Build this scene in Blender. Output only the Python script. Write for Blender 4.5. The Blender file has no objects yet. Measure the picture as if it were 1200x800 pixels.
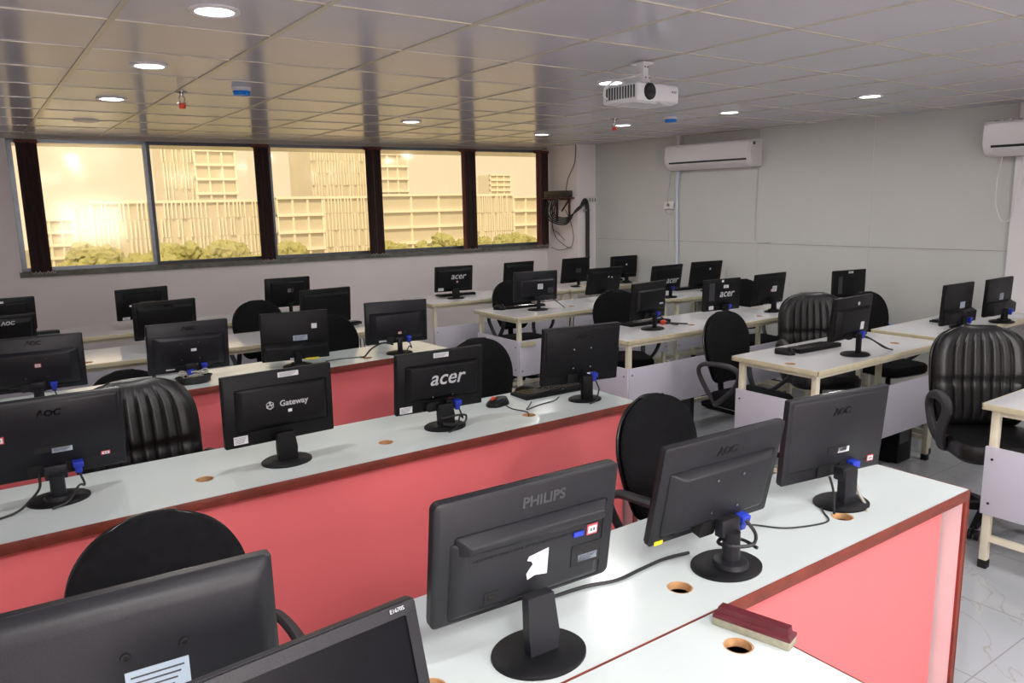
import bpy, bmesh, math, random
from mathutils import Matrix, Vector
random.seed(7)
PI = math.pi
SC = bpy.context.scene
COL = SC.collection
# ------------------------------------------------------------------ camera, world, lights, exposure
CAMZ, DESK, CEIL = 1.85, 0.85, 2.575
def setup():
    cd = bpy.data.cameras.new('camera'); cam = bpy.data.objects.new('camera', cd); COL.objects.link(cam)
    cd.sensor_fit = 'HORIZONTAL'; cd.sensor_width = 36.0; cd.lens = 899.34 / 1200 * 36.0
    cd.clip_start = 0.02; cd.clip_end = 2000
    yaw, pitch, roll = map(math.radians, (35.022, -10.213, -1.147))
    f = Vector((math.sin(yaw) * math.cos(pitch), math.cos(yaw) * math.cos(pitch), math.sin(pitch)))
    r = Vector((math.cos(yaw), -math.sin(yaw), 0)); u = r.cross(f)
    r2 = math.cos(roll) * r + math.sin(roll) * u; u2 = -math.sin(roll) * r + math.cos(roll) * u
    m = Matrix((r2, u2, -f)).transposed().to_4x4(); m.translation = (0, 0, CAMZ)
    cam.matrix_world = m
    SC.camera = cam
    w = bpy.data.worlds.new('world'); SC.world = w; w.use_nodes = True
    nt = w.node_tree; nt.nodes.clear()
    o = nt.nodes.new('ShaderNodeOutputWorld'); b = nt.nodes.new('ShaderNodeBackground')
    b.inputs[0].default_value = (0.97, 0.95, 0.92, 1); b.inputs[1].default_value = 1.12
    nt.links.new(b.outputs[0], o.inputs[0])
    SC.view_settings.view_transform = 'Standard'; SC.view_settings.look = 'None'
    SC.view_settings.gamma = 1; SC.view_settings.use_curve_mapping = False
    SC.view_settings.exposure = 0.06
    SC.cycles.max_bounces = 8; SC.cycles.transparent_max_bounces = 12
    SC.cycles.caustics_reflective = False; SC.cycles.caustics_refractive = False
    SC.cycles.sample_clamp_indirect = 6
    SC.cycles.use_denoising = True
    s = bpy.data.lights.new('sun', 'SUN'); so = bpy.data.objects.new('sun', s); COL.objects.link(so)
    s.energy = 2.5; s.angle = 0.1; s.color = (1, .95, .86)
    so.rotation_euler = (math.radians(48), 0, math.radians(-25)); so.location = (0, -30, 40)
    def area(name, loc, rot, sx, sy, e, col=(1, 1, 1)):
        l = bpy.data.lights.new(name, 'AREA'); l.shape = 'RECTANGLE'; l.size = sx; l.size_y = sy; l.energy = e; l.color = col
        ob = bpy.data.objects.new(name, l); COL.objects.link(ob); ob.location = loc; ob.rotation_euler = rot
    # fill lamp added behind the camera, for an assumed rear-wall window (it faces +Y)
    area('assumed_rear_window_lamp', (0.95, -2.13, 1.62), (math.radians(90), 0, math.radians(180)), 1.3, .9, 88, (1, .98, .97))
setup()
LAMP_W = 8.5
FILL_W = 44.0  # power of the added fill panels behind the camera

# ------------------------------------------------------------------ materials
def lin(c):
    return tuple((x / 255 / 12.92) if x / 255 <= .04045 else ((x / 255 + .055) / 1.055) ** 2.4 for x in c)
def mat(name, rgb, rough=.5, metal=0., coat=0., noise=0., nscale=8., spec=.5, emit=None, bump=0., bscale=200., streak=None):
    m = bpy.data.materials.new(name); m.use_nodes = True
    nt = m.node_tree; p = nt.nodes['Principled BSDF']
    c = lin(rgb)
    p.inputs['Base Color'].default_value = (*c, 1); p.inputs['Roughness'].default_value = rough
    p.inputs['Metallic'].default_value = metal; p.inputs['Coat Weight'].default_value = coat
    p.inputs['Coat Roughness'].default_value = .12
    p.inputs['Specular IOR Level'].default_value = spec
    if emit:
        p.inputs['Emission Color'].default_value = (*lin(rgb), 1); p.inputs['Emission Strength'].default_value = emit
    tc = nt.nodes.new('ShaderNodeTexCoord')
    if noise:
        n = nt.nodes.new('ShaderNodeTexNoise'); n.inputs['Scale'].default_value = nscale; n.inputs['Detail'].default_value = 6
        if streak:
            mp = nt.nodes.new('ShaderNodeMapping'); mp.inputs['Scale'].default_value = streak
            nt.links.new(tc.outputs['Object'], mp.inputs[0]); nt.links.new(mp.outputs[0], n.inputs['Vector'])
        else:
            nt.links.new(tc.outputs['Object'], n.inputs['Vector'])
        cr = nt.nodes.new('ShaderNodeValToRGB')
        cr.color_ramp.elements[0].position = .3; cr.color_ramp.elements[1].position = .7
        cr.color_ramp.elements[0].color = (*[x * (1 - noise) for x in c], 1)
        cr.color_ramp.elements[1].color = (*[min(1, x * (1 + noise)) for x in c], 1)
        nt.links.new(n.outputs['Fac'], cr.inputs[0]); nt.links.new(cr.outputs[0], p.inputs['Base Color'])
    if bump:
        n = nt.nodes.new('ShaderNodeTexNoise'); n.inputs['Scale'].default_value = bscale
        nt.links.new(tc.outputs['Object'], n.inputs['Vector'])
        b = nt.nodes.new('ShaderNodeBump'); b.inputs['Strength'].default_value = bump; b.inputs['Distance'].default_value = .002
        nt.links.new(n.outputs['Fac'], b.inputs['Height']); nt.links.new(b.outputs[0], p.inputs['Normal'])
    return m
M = {}
M['wall'] = mat('painted_wall', (240, 232, 231), .7, noise=.03, nscale=1.2)
M['panelwall'] = mat('grey_panel_wall', (196, 197, 193), .55, noise=.03, nscale=.9)
M['ceiling'] = mat('ceiling_tile', (212, 210, 218), .17, noise=.03, nscale=1.5, spec=.6)
M['tbar'] = mat('ceiling_tee', (206, 199, 184), .25, spec=.6)
M['white'] = mat('white_laminate', (210, 219, 218), .16, noise=.012, nscale=3)
M['laminate'] = mat('grey_laminate', (212, 211, 214), .10, noise=.02, nscale=4)
M['red'] = mat('red_board', (246, 120, 123), .5, noise=.03, nscale=2)
M['maroon'] = mat('maroon_edging', (118, 50, 36), .45, noise=.25, nscale=14)
M['endwhite'] = mat('white_board', (232, 226, 226), .5, noise=.03, nscale=5)
M['lavender'] = mat('lavender_board', (205, 202, 214), .4, noise=.03, nscale=3)
M['cream'] = mat('cream_steel', (224, 217, 194), .4, noise=.06, nscale=10)
M['creamedge'] = mat('cream_edging', (205, 196, 164), .45, noise=.08, nscale=20)
M['wood'] = mat('raw_chipboard', (196, 150, 104), .8, noise=.15, nscale=60)
M['plastic'] = mat('black_plastic', (15, 15, 18), .4, spec=.22, noise=.12, nscale=9, bump=.15, bscale=500)
M['plastic2'] = mat('matt_black_plastic', (16, 16, 19), .5, spec=.22, noise=.1, nscale=12, bump=.2, bscale=400)
M['brushed'] = mat('brushed_black_plastic', (28, 28, 33), .38, spec=.25, noise=.18, nscale=12, streak=(2, 2, 60))
M['greyplastic'] = mat('worn_grey_plastic', (33, 33, 37), .42, spec=.28, noise=.14, nscale=6, bump=.15, bscale=300)
M['gloss'] = mat('gloss_black_plastic', (22, 22, 24), .12)
M['screen'] = mat('dark_screen', (12, 12, 17), .3, spec=.1)
M['dark'] = mat('dark_recess', (12, 12, 13), .6)
M['logo'] = mat('light_grey_lettering', (200, 202, 206), .4)
M['logodark'] = mat('embossed_lettering', (4, 4, 5), .3, spec=.3)
M['logomid'] = mat('grey_lettering', (58, 58, 62), .45)
M['sticker'] = mat('white_paper_sticker', (232, 232, 234), .6)
M['silver'] = mat('silver_label', (176, 190, 205), .4)
M['print'] = mat('label_print', (70, 70, 76), .6)
M['pinksticker'] = mat('red_bordered_sticker', (206, 74, 84), .6)
M['yellow'] = mat('yellow_plastic', (226, 216, 40), .5)
M['blue'] = mat('blue_plastic', (34, 56, 178), .45)
M['bluepipe'] = mat('blue_conduit', (30, 80, 190), .4)
M['bluedome'] = mat('blue_dome_plastic', (20, 120, 210), .25)
M['redplastic'] = mat('red_plastic', (226, 70, 40), .4)
M['cable'] = mat('black_cable', (28, 28, 30), .5)
M['greycable'] = mat('grey_cable', (176, 172, 160), .5)
M['fabric'] = mat('black_fabric', (24, 24, 26), .95, noise=.2, nscale=30, bump=.5, bscale=500, spec=.15)
M['leather'] = mat('black_leather', (9, 9, 10), .36, noise=.15, nscale=20, bump=.12, bscale=120)
M['shell'] = mat('glossy_shell', (20, 20, 22), .25)
M['armgrey'] = mat('dark_grey_plastic', (48, 47, 50), .5)
M['chrome'] = mat('steel', (170, 170, 172), .25, metal=1)
M['alu'] = mat('aluminium_frame', (112, 118, 124), .35, metal=.6, noise=.1, nscale=20)
M['darkalu'] = mat('dark_mullion', (58, 60, 66), .4, metal=.3)
M['head'] = mat('pale_head_board', (168, 160, 150), .5)
M['stone'] = mat('stained_sill', (104, 104, 98), .7, noise=.35, nscale=14)
M['blind'] = mat('maroon_blind_fabric', (38, 15, 14), .8)
M['blind2'] = mat('brown_blind_fabric', (96, 50, 44), .75)
M['acwhite'] = mat('white_ac_plastic', (226, 222, 224), .3)
M['pipewhite'] = mat('white_pipe_wrap', (206, 212, 224), .5, noise=.06, nscale=30)
M['projector'] = mat('white_projector_plastic', (228, 228, 230), .35)
M['lens'] = mat('lens_glass', (14, 14, 18), .05, spec=.9)
M['router'] = mat('dusty_black_metal', (42, 40, 34), .5, noise=.25, nscale=20)
M['rust'] = mat('rusty_steel', (78, 44, 34), .7, noise=.3, nscale=30)
M['lamp'] = mat('lamp_diffuser', (255, 252, 248), .4, emit=9.0)
M['lampoff'] = mat('unlit_lamp_diffuser', (190, 176, 130), .3)
M['dusterwood'] = mat('red_stained_wood', (92, 28, 38), .45, noise=.2, nscale=30)
M['felt'] = mat('grey_felt', (150, 148, 128), .95, noise=.12, nscale=80)
M['bld'] = mat('pale_concrete', (236, 232, 222), .8, noise=.04, nscale=.3)  # haze put into these three facade colours by lightening them
M['fin'] = mat('sunlit_fin', (248, 244, 236), .8)
M['bldglass'] = mat('facade_glass', (214, 210, 200), .4)
M['leaf'] = mat('tree_leaves', (174, 176, 124), .8, noise=.12, nscale=.8)  # base lightened, distant haze is in the leaf colour
M['trunk'] = mat('tree_bark', (96, 78, 60), .9)
M['ground'] = mat('dusty_ground', (168, 160, 140), .9, noise=.15, nscale=.05)

def floor_mat():
    m = bpy.data.materials.new('polished_marble_tiles'); m.use_nodes = True
    nt = m.node_tree; p = nt.nodes['Principled BSDF']
    p.inputs['Roughness'].default_value = .1
    tc = nt.nodes.new('ShaderNodeTexCoord')
    br = nt.nodes.new('ShaderNodeTexBrick'); br.offset = 0; br.inputs['Scale'].default_value = 1
    br.inputs['Brick Width'].default_value = .6; br.inputs['Row Height'].default_value = .6
    br.inputs['Mortar Size'].default_value = .003; br.inputs['Mortar'].default_value = (.28, .28, .28, 1)
    n = nt.nodes.new('ShaderNodeTexNoise'); n.inputs['Scale'].default_value = 1.1; n.inputs['Detail'].default_value = 8; n.inputs['Distortion'].default_value = 1.4
    cr = nt.nodes.new('ShaderNodeValToRGB'); e = cr.color_ramp.elements
    e[0].position = .495; e[0].color = (.40, .42, .44, 1); e[1].position = .505; e[1].color = (.40, .42, .44, 1)
    x = e.new(.5); x.color = (.34, .33, .29, 1)
    nt.links.new(tc.outputs['Object'], br.inputs['Vector']); nt.links.new(tc.outputs['Object'], n.inputs['Vector'])
    nt.links.new(n.outputs['Fac'], cr.inputs[0]); nt.links.new(cr.outputs[0], br.inputs['Color1']); nt.links.new(cr.outputs[0], br.inputs['Color2'])
    nt.links.new(br.outputs['Color'], p.inputs['Base Color'])
    return m
M['floor'] = floor_mat()
def glass_mat():
    m = bpy.data.materials.new('amber_tinted_glass'); m.use_nodes = True
    nt = m.node_tree; nt.nodes.clear()
    o = nt.nodes.new('ShaderNodeOutputMaterial'); t = nt.nodes.new('ShaderNodeBsdfTransparent'); g = nt.nodes.new('ShaderNodeBsdfGlossy')
    mx = nt.nodes.new('ShaderNodeMixShader')
    t.inputs[0].default_value = (.975, .872, .685, 1); g.inputs['Roughness'].default_value = .09; g.inputs[0].default_value = (.95, .93, .9, 1)
    mx.inputs[0].default_value = .045
    nt.links.new(t.outputs[0], mx.inputs[1]); nt.links.new(g.outputs[0], mx.inputs[2]); nt.links.new(mx.outputs[0], o.inputs[0])
    return m
M['glass'] = glass_mat()

# ------------------------------------------------------------------ mesh helpers
class MB:
    def __init__(s): s.bm = bmesh.new()
    def _new(s, verts, mtx=None):
        if mtx is not None: bmesh.ops.transform(s.bm, matrix=mtx, verts=verts)
        return verts
    def box(s, c, d, bevel=0., rot=None, seg=2):
        r = bmesh.ops.create_cube(s.bm, size=1.0); v = r['verts']
        bmesh.ops.scale(s.bm, vec=d, verts=v)
        if bevel:
            ed = list({e for x in v for e in x.link_edges})
            rr = bmesh.ops.bevel(s.bm, geom=ed, offset=bevel, segments=seg, profile=.5, affect='EDGES')
            v = list({x for f in rr['faces'] for x in f.verts} | {x for x in v if x.is_valid})
        m = Matrix.Translation(c)
        if rot is not None: m = m @ rot
        return s._new(v, m)
    def rings(s, rings, cap=True, closed=True, mtx=None):
        vs = [[s.bm.verts.new(p) for p in r] for r in rings]
        n = len(vs[0])
        for a, b in zip(vs, vs[1:]):
            for i in range(n if closed else n - 1):
                j = (i + 1) % n
                try: s.bm.faces.new((a[i], a[j], b[j], b[i]))
                except ValueError: pass
        if cap:
            for r in (vs[0], vs[-1]):
                try: s.bm.faces.new(r)
                except ValueError: pass
        allv = [v for r in vs for v in r]
        return s._new(allv, mtx)
    def cyl(s, p0, p1, r0, r1=None, seg=16):
        r1 = r0 if r1 is None else r1
        p0, p1 = Vector(p0), Vector(p1); d = (p1 - p0)
        q = d.to_track_quat('Z', 'Y').to_matrix().to_4x4(); L = d.length
        R = [[(r * math.cos(2 * PI * i / seg), r * math.sin(2 * PI * i / seg), z) for i in range(seg)] for r, z in ((r0, 0), (r1, L))]
        return s.rings(R, mtx=Matrix.Translation(p0) @ q)
    def lathe(s, prof, seg=32, mtx=None, sx=1, sy=1):
        R = [[(r * sx * math.cos(2 * PI * i / seg), r * sy * math.sin(2 * PI * i / seg), z) for i in range(seg)] for r, z in prof]
        return s.rings(R, mtx=mtx)
    def prism(s, pts, d, mtx=None, bevel=0.):
        """outline in XY, extruded along +Z by d"""
        R = [[(x, y, z) for x, y in pts] for z in (0, d)]
        v = s.rings(R)
        if bevel:
            ed = list({e for x in v for e in x.link_edges})
            rr = bmesh.ops.bevel(s.bm, geom=ed, offset=bevel, segments=2, profile=.5, affect='EDGES')
            v = list({x for f in rr['faces'] for x in f.verts} | {x for x in v if x.is_valid})
        return s._new(v, mtx)
    def tube(s, pts, r, seg=8, smooth=True, flat=1.0, n=6):
        P = [Vector(p) for p in pts]
        if smooth and len(P) > 2:
            Q = []
            for i in range(len(P) - 1):
                a = P[max(i - 1, 0)]; b = P[i]; c = P[i + 1]; d = P[min(i + 2, len(P) - 1)]
                for k in range(n):
                    t = k / n
                    Q.append(.5 * ((2 * b) + (c - a) * t + (2 * a - 5 * b + 4 * c - d) * t * t + (3 * b - a - 3 * c + d) * t ** 3))
            Q.append(P[-1]); P = Q
        up = Vector((0, 0, 1)); R = []; prev = None
        for i, p in enumerate(P):
            t = (P[min(i + 1, len(P) - 1)] - P[max(i - 1, 0)]).normalized()
            if prev is None:
                a = t.orthogonal().normalized() if abs(t.z) > .95 else t.cross(up).normalized()
            else:
                a = (prev - t * prev.dot(t)).normalized()
            prev = a; b = t.cross(a)
            R.append([tuple(p + a * (r * math.cos(2 * PI * k / seg)) + b * (r * flat * math.sin(2 * PI * k / seg))) for k in range(seg)])
        return s.rings(R)
    def transform(s, m):
        bmesh.ops.transform(s.bm, matrix=m, verts=s.bm.verts[:]); return s
    def build(s, name, m, parent=None, angle=35, loc=None):
        bmesh.ops.recalc_face_normals(s.bm, faces=s.bm.faces[:])
        me = bpy.data.meshes.new(name); s.bm.to_mesh(me); s.bm.free()
        me.materials.append(M[m] if isinstance(m, str) else m)
        me.shade_smooth(); me.set_sharp_from_angle(angle=math.radians(angle))
        o = bpy.data.objects.new(name, me); COL.objects.link(o)
        if parent is not None: o.parent = parent
        if loc is not None: o.location = loc
        return o
def tag(o, label, cat, group=None, kind=None):
    o['label'] = label; o['category'] = cat
    if group: o['group'] = group
    if kind: o['kind'] = kind
    return o
def thing(name, label, cat, loc=(0, 0, 0), rz=0., group=None):
    o = bpy.data.objects.new(name, None); COL.objects.link(o); o.empty_display_size = .1
    o.location = loc; o.rotation_euler = (0, 0, rz)
    return tag(o, label, cat, group)
def struct(o):
    o['kind'] = 'structure'; return o
def dup(root, loc, rz, label, group=None):
    r = root.copy(); COL.objects.link(r); r.location = loc; r.rotation_euler = (0, 0, rz); r['label'] = label
    if group: r['group'] = group
    def rec(src, dst):
        for ch in src.children:
            c = ch.copy(); COL.objects.link(c); c.parent = dst; rec(ch, c)
    rec(root, r)
    return r
_tc = {}
def text_bm(mb, body, size, mtx, shear=0., bold=0., extrude=.0008, spacing=1.0):
    key = (body, size, shear, bold, extrude, spacing)
    if key not in _tc:
        cu = bpy.data.curves.new('lettering', 'FONT'); cu.body = body; cu.size = size; cu.shear = shear; cu.offset = bold; cu.extrude = extrude
        cu.align_x = 'CENTER'; cu.align_y = 'CENTER'; cu.resolution_u = 3; cu.space_character = spacing
        ob = bpy.data.objects.new('lettering', cu); COL.objects.link(ob)
        bpy.context.view_layer.update()
        me = bpy.data.meshes.new_from_object(ob.evaluated_get(bpy.context.evaluated_depsgraph_get()))
        bpy.data.objects.remove(ob); _tc[key] = me
    me = _tc[key]; n0 = len(mb.bm.verts)
    mb.bm.from_mesh(me); mb.bm.verts.ensure_lookup_table()
    vs = mb.bm.verts[n0:]
    bmesh.ops.transform(mb.bm, matrix=mtx, verts=vs)
def RX(a): return Matrix.Rotation(a, 4, 'X')
def RY(a): return Matrix.Rotation(a, 4, 'Y')
def RZ(a): return Matrix.Rotation(a, 4, 'Z')
def T(*p): return Matrix.Translation(p)

# ------------------------------------------------------------------ setting
def WY(x): return 8.78 - .06 * x           # inner face of the window wall
def RXW(y): return 7.39 - .075 * y         # inner face of the panelled right wall
WA = math.atan(-.06); RA = math.atan(.075)
X0, Y0 = -1.3, -2.2
def wquad(mb, pts, d):                     # thick slab from a quad, offset d
    a = [Vector(p) for p in pts]; d = Vector(d)
    mb.rings([[tuple(p) for p in a], [tuple(p + d) for p in a]])
m = MB(); m.box((3.2, 3.2, -.1), (12, 14, .2)); struct(m.build('floor', 'floor'))
m = MB(); m.box((3.2, 3.2, CEIL + .1), (12, 14, .2)); struct(m.build('ceiling', 'ceiling'))
# window wall: lower part, head, left and right piers
SILL, HEAD = 1.285, 2.53
m = MB()
def wseg(xa, xb, za, zb):
    wquad(m, [(xa, WY(xa), za), (xb, WY(xb), za), (xb, WY(xb), zb), (xa, WY(xa), zb)], (0, .22, 0))
wseg(X0, 7.3, 0, SILL - .03); wseg(X0, .40, SILL - .03, CEIL); wseg(6.49, 7.3, SILL - .03, CEIL); wseg(.40, 6.49, HEAD + .015, CEIL)
struct(m.build('wall_back', 'wall'))
m = MB(); wquad(m, [(RXW(Y0), Y0, 0), (RXW(8.7), 8.7, 0), (RXW(8.7), 8.7, CEIL), (RXW(Y0), Y0, CEIL)], (.2, 0, 0)); struct(m.build('wall_right', 'panelwall'))
m = MB(); m.box((X0 - .1, 3.3, CEIL / 2), (.2, 11.4, CEIL)); struct(m.build('wall_left', 'wall'))
m = MB(); m.box((3.2, Y0 - .1, CEIL / 2), (9.4, .2, CEIL)); struct(m.build('wall_front', 'wall'))
# corner column beside the window and the pilaster on the right wall
m = MB(); m.box(((6.50 + 7.0) / 2, (7.74 + 8.5) / 2, CEIL / 2), (.5, .76, CEIL)); struct(m.build('trim_1', 'wall'))
m = MB(); m.box((0, 0, CEIL / 2), (.05, 1.3, CEIL), rot=None); o = m.build('trim_2', 'acwhite'); o.location = (RXW(2.25) - .025, 2.25, 0); o.rotation_euler = (0, 0, RA); struct(o)
# right wall: thin panel joints and batten
m = MB()
def wallbar(ya, yb, za, zb, t=.004):
    wquad(m, [(RXW(ya) - t, ya, za), (RXW(yb) - t, yb, za), (RXW(yb) - t, yb, zb), (RXW(ya) - t, ya, zb)], (t + .002, 0, 0))
wallbar(2.92, 7.7, 1.362, 1.368); wallbar(4.10, 4.106, .0, CEIL); wallbar(5.31, 5.316, 0, CEIL); wallbar(6.52, 6.526, 0, CEIL)
struct(m.build('trim_3', 'laminate'))
m = MB()
for y in (2.9, 4.1, 5.3, 6.5): wquad(m, [(RXW(y) - .0045, y, 1.366), (RXW(y + 1.2) - .0045, y + 1.2, 1.366), (RXW(y + 1.2) - .0045, y + 1.2, 1.369), (RXW(y) - .0045, y, 1.369)], (.003, 0, 0))
struct(m.build('trim_4', 'stone'))
# ceiling tee bars
m = MB(); S = .626
for i in range(-2, 11): m.box((.551 + S * i, 3.2, CEIL - .002), (.024 if i < 3 else .016, 11, .006))
for j in range(-8, 10): m.box((3.0, 2.80 + S * j, CEIL - .002), (9, .013, .005))
struct(m.build('trim_5', 'tbar'))
m = MB(); wquad(m, [(X0, WY(X0) - .02, CEIL - .035), (6.5, WY(6.5) - .02, CEIL - .035), (6.5, WY(6.5) - .02, CEIL), (X0, WY(X0) - .02, CEIL)], (0, .02, 0)); struct(m.build('trim_6', 'head'))
# sill
m = MB(); wquad(m, [(.38, WY(.38) - .035, SILL - .05), (6.5, WY(6.5) - .035, SILL - .05), (6.5, WY(6.5) - .035, SILL), (.38, WY(.38) - .035, SILL)], (0, .2, 0)); struct(m.build('trim_7', 'stone'))
# windows: frame with a pane
bays = [(.40, 1.61), (1.61, 2.835), (2.835, 4.11), (4.11, 5.34), (5.34, 6.49)]
for k, (xa, xb) in enumerate(bays):
    m = MB()
    def bar(x0, x1, z0, z1, dy=.05, y=.07):
        wquad(m, [(x0, WY(x0) + y, z0), (x1, WY(x1) + y, z0), (x1, WY(x1) + y, z1), (x0, WY(x0) + y, z1)], (0, dy, 0))
    bar(xa, xa + (.05 if k == 0 else .032), SILL, HEAD + .015); bar(xb - .032, xb, SILL, HEAD + .015)
    bar(xa, xb, SILL, SILL + .035); bar(xa, xb, HEAD - .02, HEAD + .015)
    f = struct(m.build('window_%d' % (k + 1), 'darkalu' if k == 1 else 'alu'))
    m = MB(); wquad(m, [(xa + .03, WY(xa) + .09, SILL + .03), (xb - .03, WY(xb) + .09, SILL + .03), (xb - .03, WY(xb) + .09, HEAD - .015), (xa + .03, WY(xa) + .09, HEAD - .015)], (0, .006, 0))
    m.build('pane', 'glass', f)
# frame of the assumed rear window, added round its lamp on the solid wall
for k, (x, w) in enumerate(((.95, 1.4),)):
    m = MB(); z = 1.62
    for s in (-1, 1):
        m.box((x + s * w / 2, Y0 + .03, z), (.06, .06, 1.06)); m.box((x, Y0 + .03, z + s * .5), (w, .06, .06))
    struct(m.build('window_%d' % (6 + k), 'alu'))

# vertical blinds gathered at the mullions
def blind(xa, xb, label, n, side=None):
    xm = (xa + xb) / 2; w = xb - xa
    r = thing('vertical_blind', label, 'blind', (xm, WY(xm) - .05, SILL - .02), WA, 'gathered window blinds')
    m = MB(); m.box((0, .0, HEAD - SILL + .0), (w + .02, .05, .035), bevel=.004); m.build('head_rail', 'blind2', r)
    for i in range(n):
        m = MB(); x = -w / 2 + w * (i + .5) / n
        pts = [(x - w / n * .55, -.03 + .01 * (i % 2)), (x, -.042 + .014 * (i % 2)), (x + w / n * .55, -.02 + .01 * (i % 2))]
        m.rings([[(px, py, z) for px, py in pts] + [(px, py + .004, z) for px, py in reversed(pts)] for z in (.02, HEAD - SILL - .01)])
        m.build('slat', 'blind2' if (side and i < side) else 'blind', r)
    m = MB()
    for i in range(n + 2):
        m.tube([(-w / 2 + w * i / (n + 1), -.03, .03), (-w / 2 + w * (i + .5) / (n + 1), -.035, .005), (-w / 2 + w * (i + 1) / (n + 1), -.03, .03)], .003, 5)
    m.build('bottom_chain', 'greycable', r)
blind(.475, .645, 'dark maroon vertical blind gathered at the left end of the window', 4)
blind(2.64, 2.80, 'dark brown blind gathered between the second and third panes from the left', 4)
blind(3.905, 4.10, 'dark blind gathered between the third and fourth window panes', 4)
blind(5.165, 5.375, 'brown-sided blind gathered between the fourth pane and the rightmost pane', 4, 1)
blind(6.285, 6.485, 'brown-sided blind at the right end of the window beside the router shelf', 4, 2)

# ------------------------------------------------------------------ ceiling fittings
def downlight(x, y, label, lit=True):
    r = thing('ceiling_downlight', label, 'ceiling light', (x, y, CEIL), 0, 'recessed downlights')
    m = MB(); m.lathe([(.068, 0), (.092, 0), (.092, -.006), (.086, -.011), (.070, -.009), (.068, 0)], 32); m.build('trim_ring', 'acwhite', r)
    m = MB(); m.lathe([(.0, -.002), (.07, -.002), (.07, -.007), (0.0, -.008)], 32); m.build('diffuser', 'lamp' if lit else 'lampoff', r)
    if lit:
        l = bpy.data.lights.new('downlight_beam', 'AREA'); l.shape = 'DISK'; l.size = .13; l.energy = LAMP_W; l.color = (1, .97, .94)
        lo = bpy.data.objects.new('downlight_beam', l); COL.objects.link(lo); lo.parent = r; lo.location = (0, 0, -.014)
for a in [(.85, 3.09, 'round downlight nearest the camera, above the left desks'),
          (.86, 4.38, 'round downlight second from the camera in the left ceiling row'),
          (.88, 5.75, 'round lit downlight nearest the window in the left ceiling row'),
          (.90, 7.2, 'unlit yellowish round downlight close to the leftmost window pane', False),
          (3.31, 6.2, 'round downlight above the middle of the window, left of the corner one'),
          (5.19, 6.77, 'round downlight near the far corner above the last window blind'),
          (3.37, 3.69, 'round downlight just left of the ceiling projector'),
          (5.31, 5.64, 'round downlight beside the red sprinkler below the projector'),
          (5.41, 4.44, 'round downlight in front of the nearer end of the wall air conditioner'),
          (5.55, 3.27, 'round downlight rightmost, above the panelled right wall')]: downlight(*a)
for x, y in ((.86, .6), (.86, -1.0), (3.35, 1.2), (3.35, -.6), (5.55, 1.3), (5.55, -.4)):  # unseen lamps, added to carry the downlight rows on behind the camera
    downlight(x, y, 'added unseen round downlight behind the photographer')
def fill_panel(x, y, label):  # unseen panel added to brighten the near desks like bounced flash
    r = thing('added_fill_panel', label, 'ceiling light', (x, y, CEIL), 0, 'added fill panels')
    m = MB()
    for s in (-1, 1): m.box((s * .295, 0, -.008), (.02, .61, .016)); m.box((0, s * .295, -.008), (.61, .02, .016))
    m.build('frame', 'acwhite', r)
    m = MB(); m.box((0, 0, -.005), (.58, .58, .006)); m.build('diffuser', 'lamp', r)
    l = bpy.data.lights.new('fill_beam', 'AREA'); l.shape = 'SQUARE'; l.size = .57; l.energy = FILL_W; l.color = (1, .985, .97)
    lo = bpy.data.objects.new('fill_beam', l); COL.objects.link(lo); lo.parent = r; lo.location = (0, 0, -.012)
fill_panel(2.74, -.64, 'added square fill panel behind the camera, standing in for bounced flash')
fill_panel(.24, -.64, 'added square fill panel behind the camera, standing in for bounced flash')
def sprinkler(x, y, label):
    r = thing('fire_sprinkler', label, 'sprinkler', (x, y, CEIL), 0, 'fire sprinklers')
    m = MB(); m.lathe([(0, 0), (.035, 0), (.035, -.006), (.012, -.012), (.010, -.03), (0, -.03)], 20); m.build('escutcheon', 'chrome', r)
    m = MB(); m.tube([(-.010, 0, -.028), (-.018, 0, -.045), (-.008, 0, -.07)], .004, 6); m.tube([(.010, 0, -.028), (.018, 0, -.045), (.008, 0, -.07)], .004, 6)
    m.lathe([(0, -.068), (.026, -.068), (.026, -.072), (0, -.072)], 16); m.build('frame', 'chrome', r)
    m = MB(); m.lathe([(0, -.07), (.018, -.074), (.022, -.088), (.018, -.102), (0, -.106)], 16); m.build('cap', 'redplastic', r)
sprinkler(1.2, 5.25, 'red-capped fire sprinkler on the ceiling left of the window')
sprinkler(4.86, 5.27, 'red-capped fire sprinkler below the projector beside a downlight')
def detector(x, y, label):
    r = thing('smoke_detector', label, 'smoke detector', (x, y, CEIL), 0, 'smoke detectors')
    m = MB(); m.lathe([(0, 0), (.056, 0), (.056, -.016), (.05, -.02), (0, -.02)], 28); m.build('base_plate', 'acwhite', r)
    m = MB(); m.lathe([(.050, -.018), (.052, -.024), (.046, -.036), (.034, -.046), (.0, -.048)], 28)
    for k in range(10): m.box((.046 * math.cos(k * PI / 5), .046 * math.sin(k * PI / 5), -.034), (.008, .008, .022), rot=RZ(k * PI / 5))
    m.build('dome', 'bluedome', r)
detector(1.48, 4.94, 'blue dome smoke detector on the ceiling above the left desks')
detector(5.24, 4.95, 'blue dome smoke detector on the ceiling between projector and air conditioner')

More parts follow.
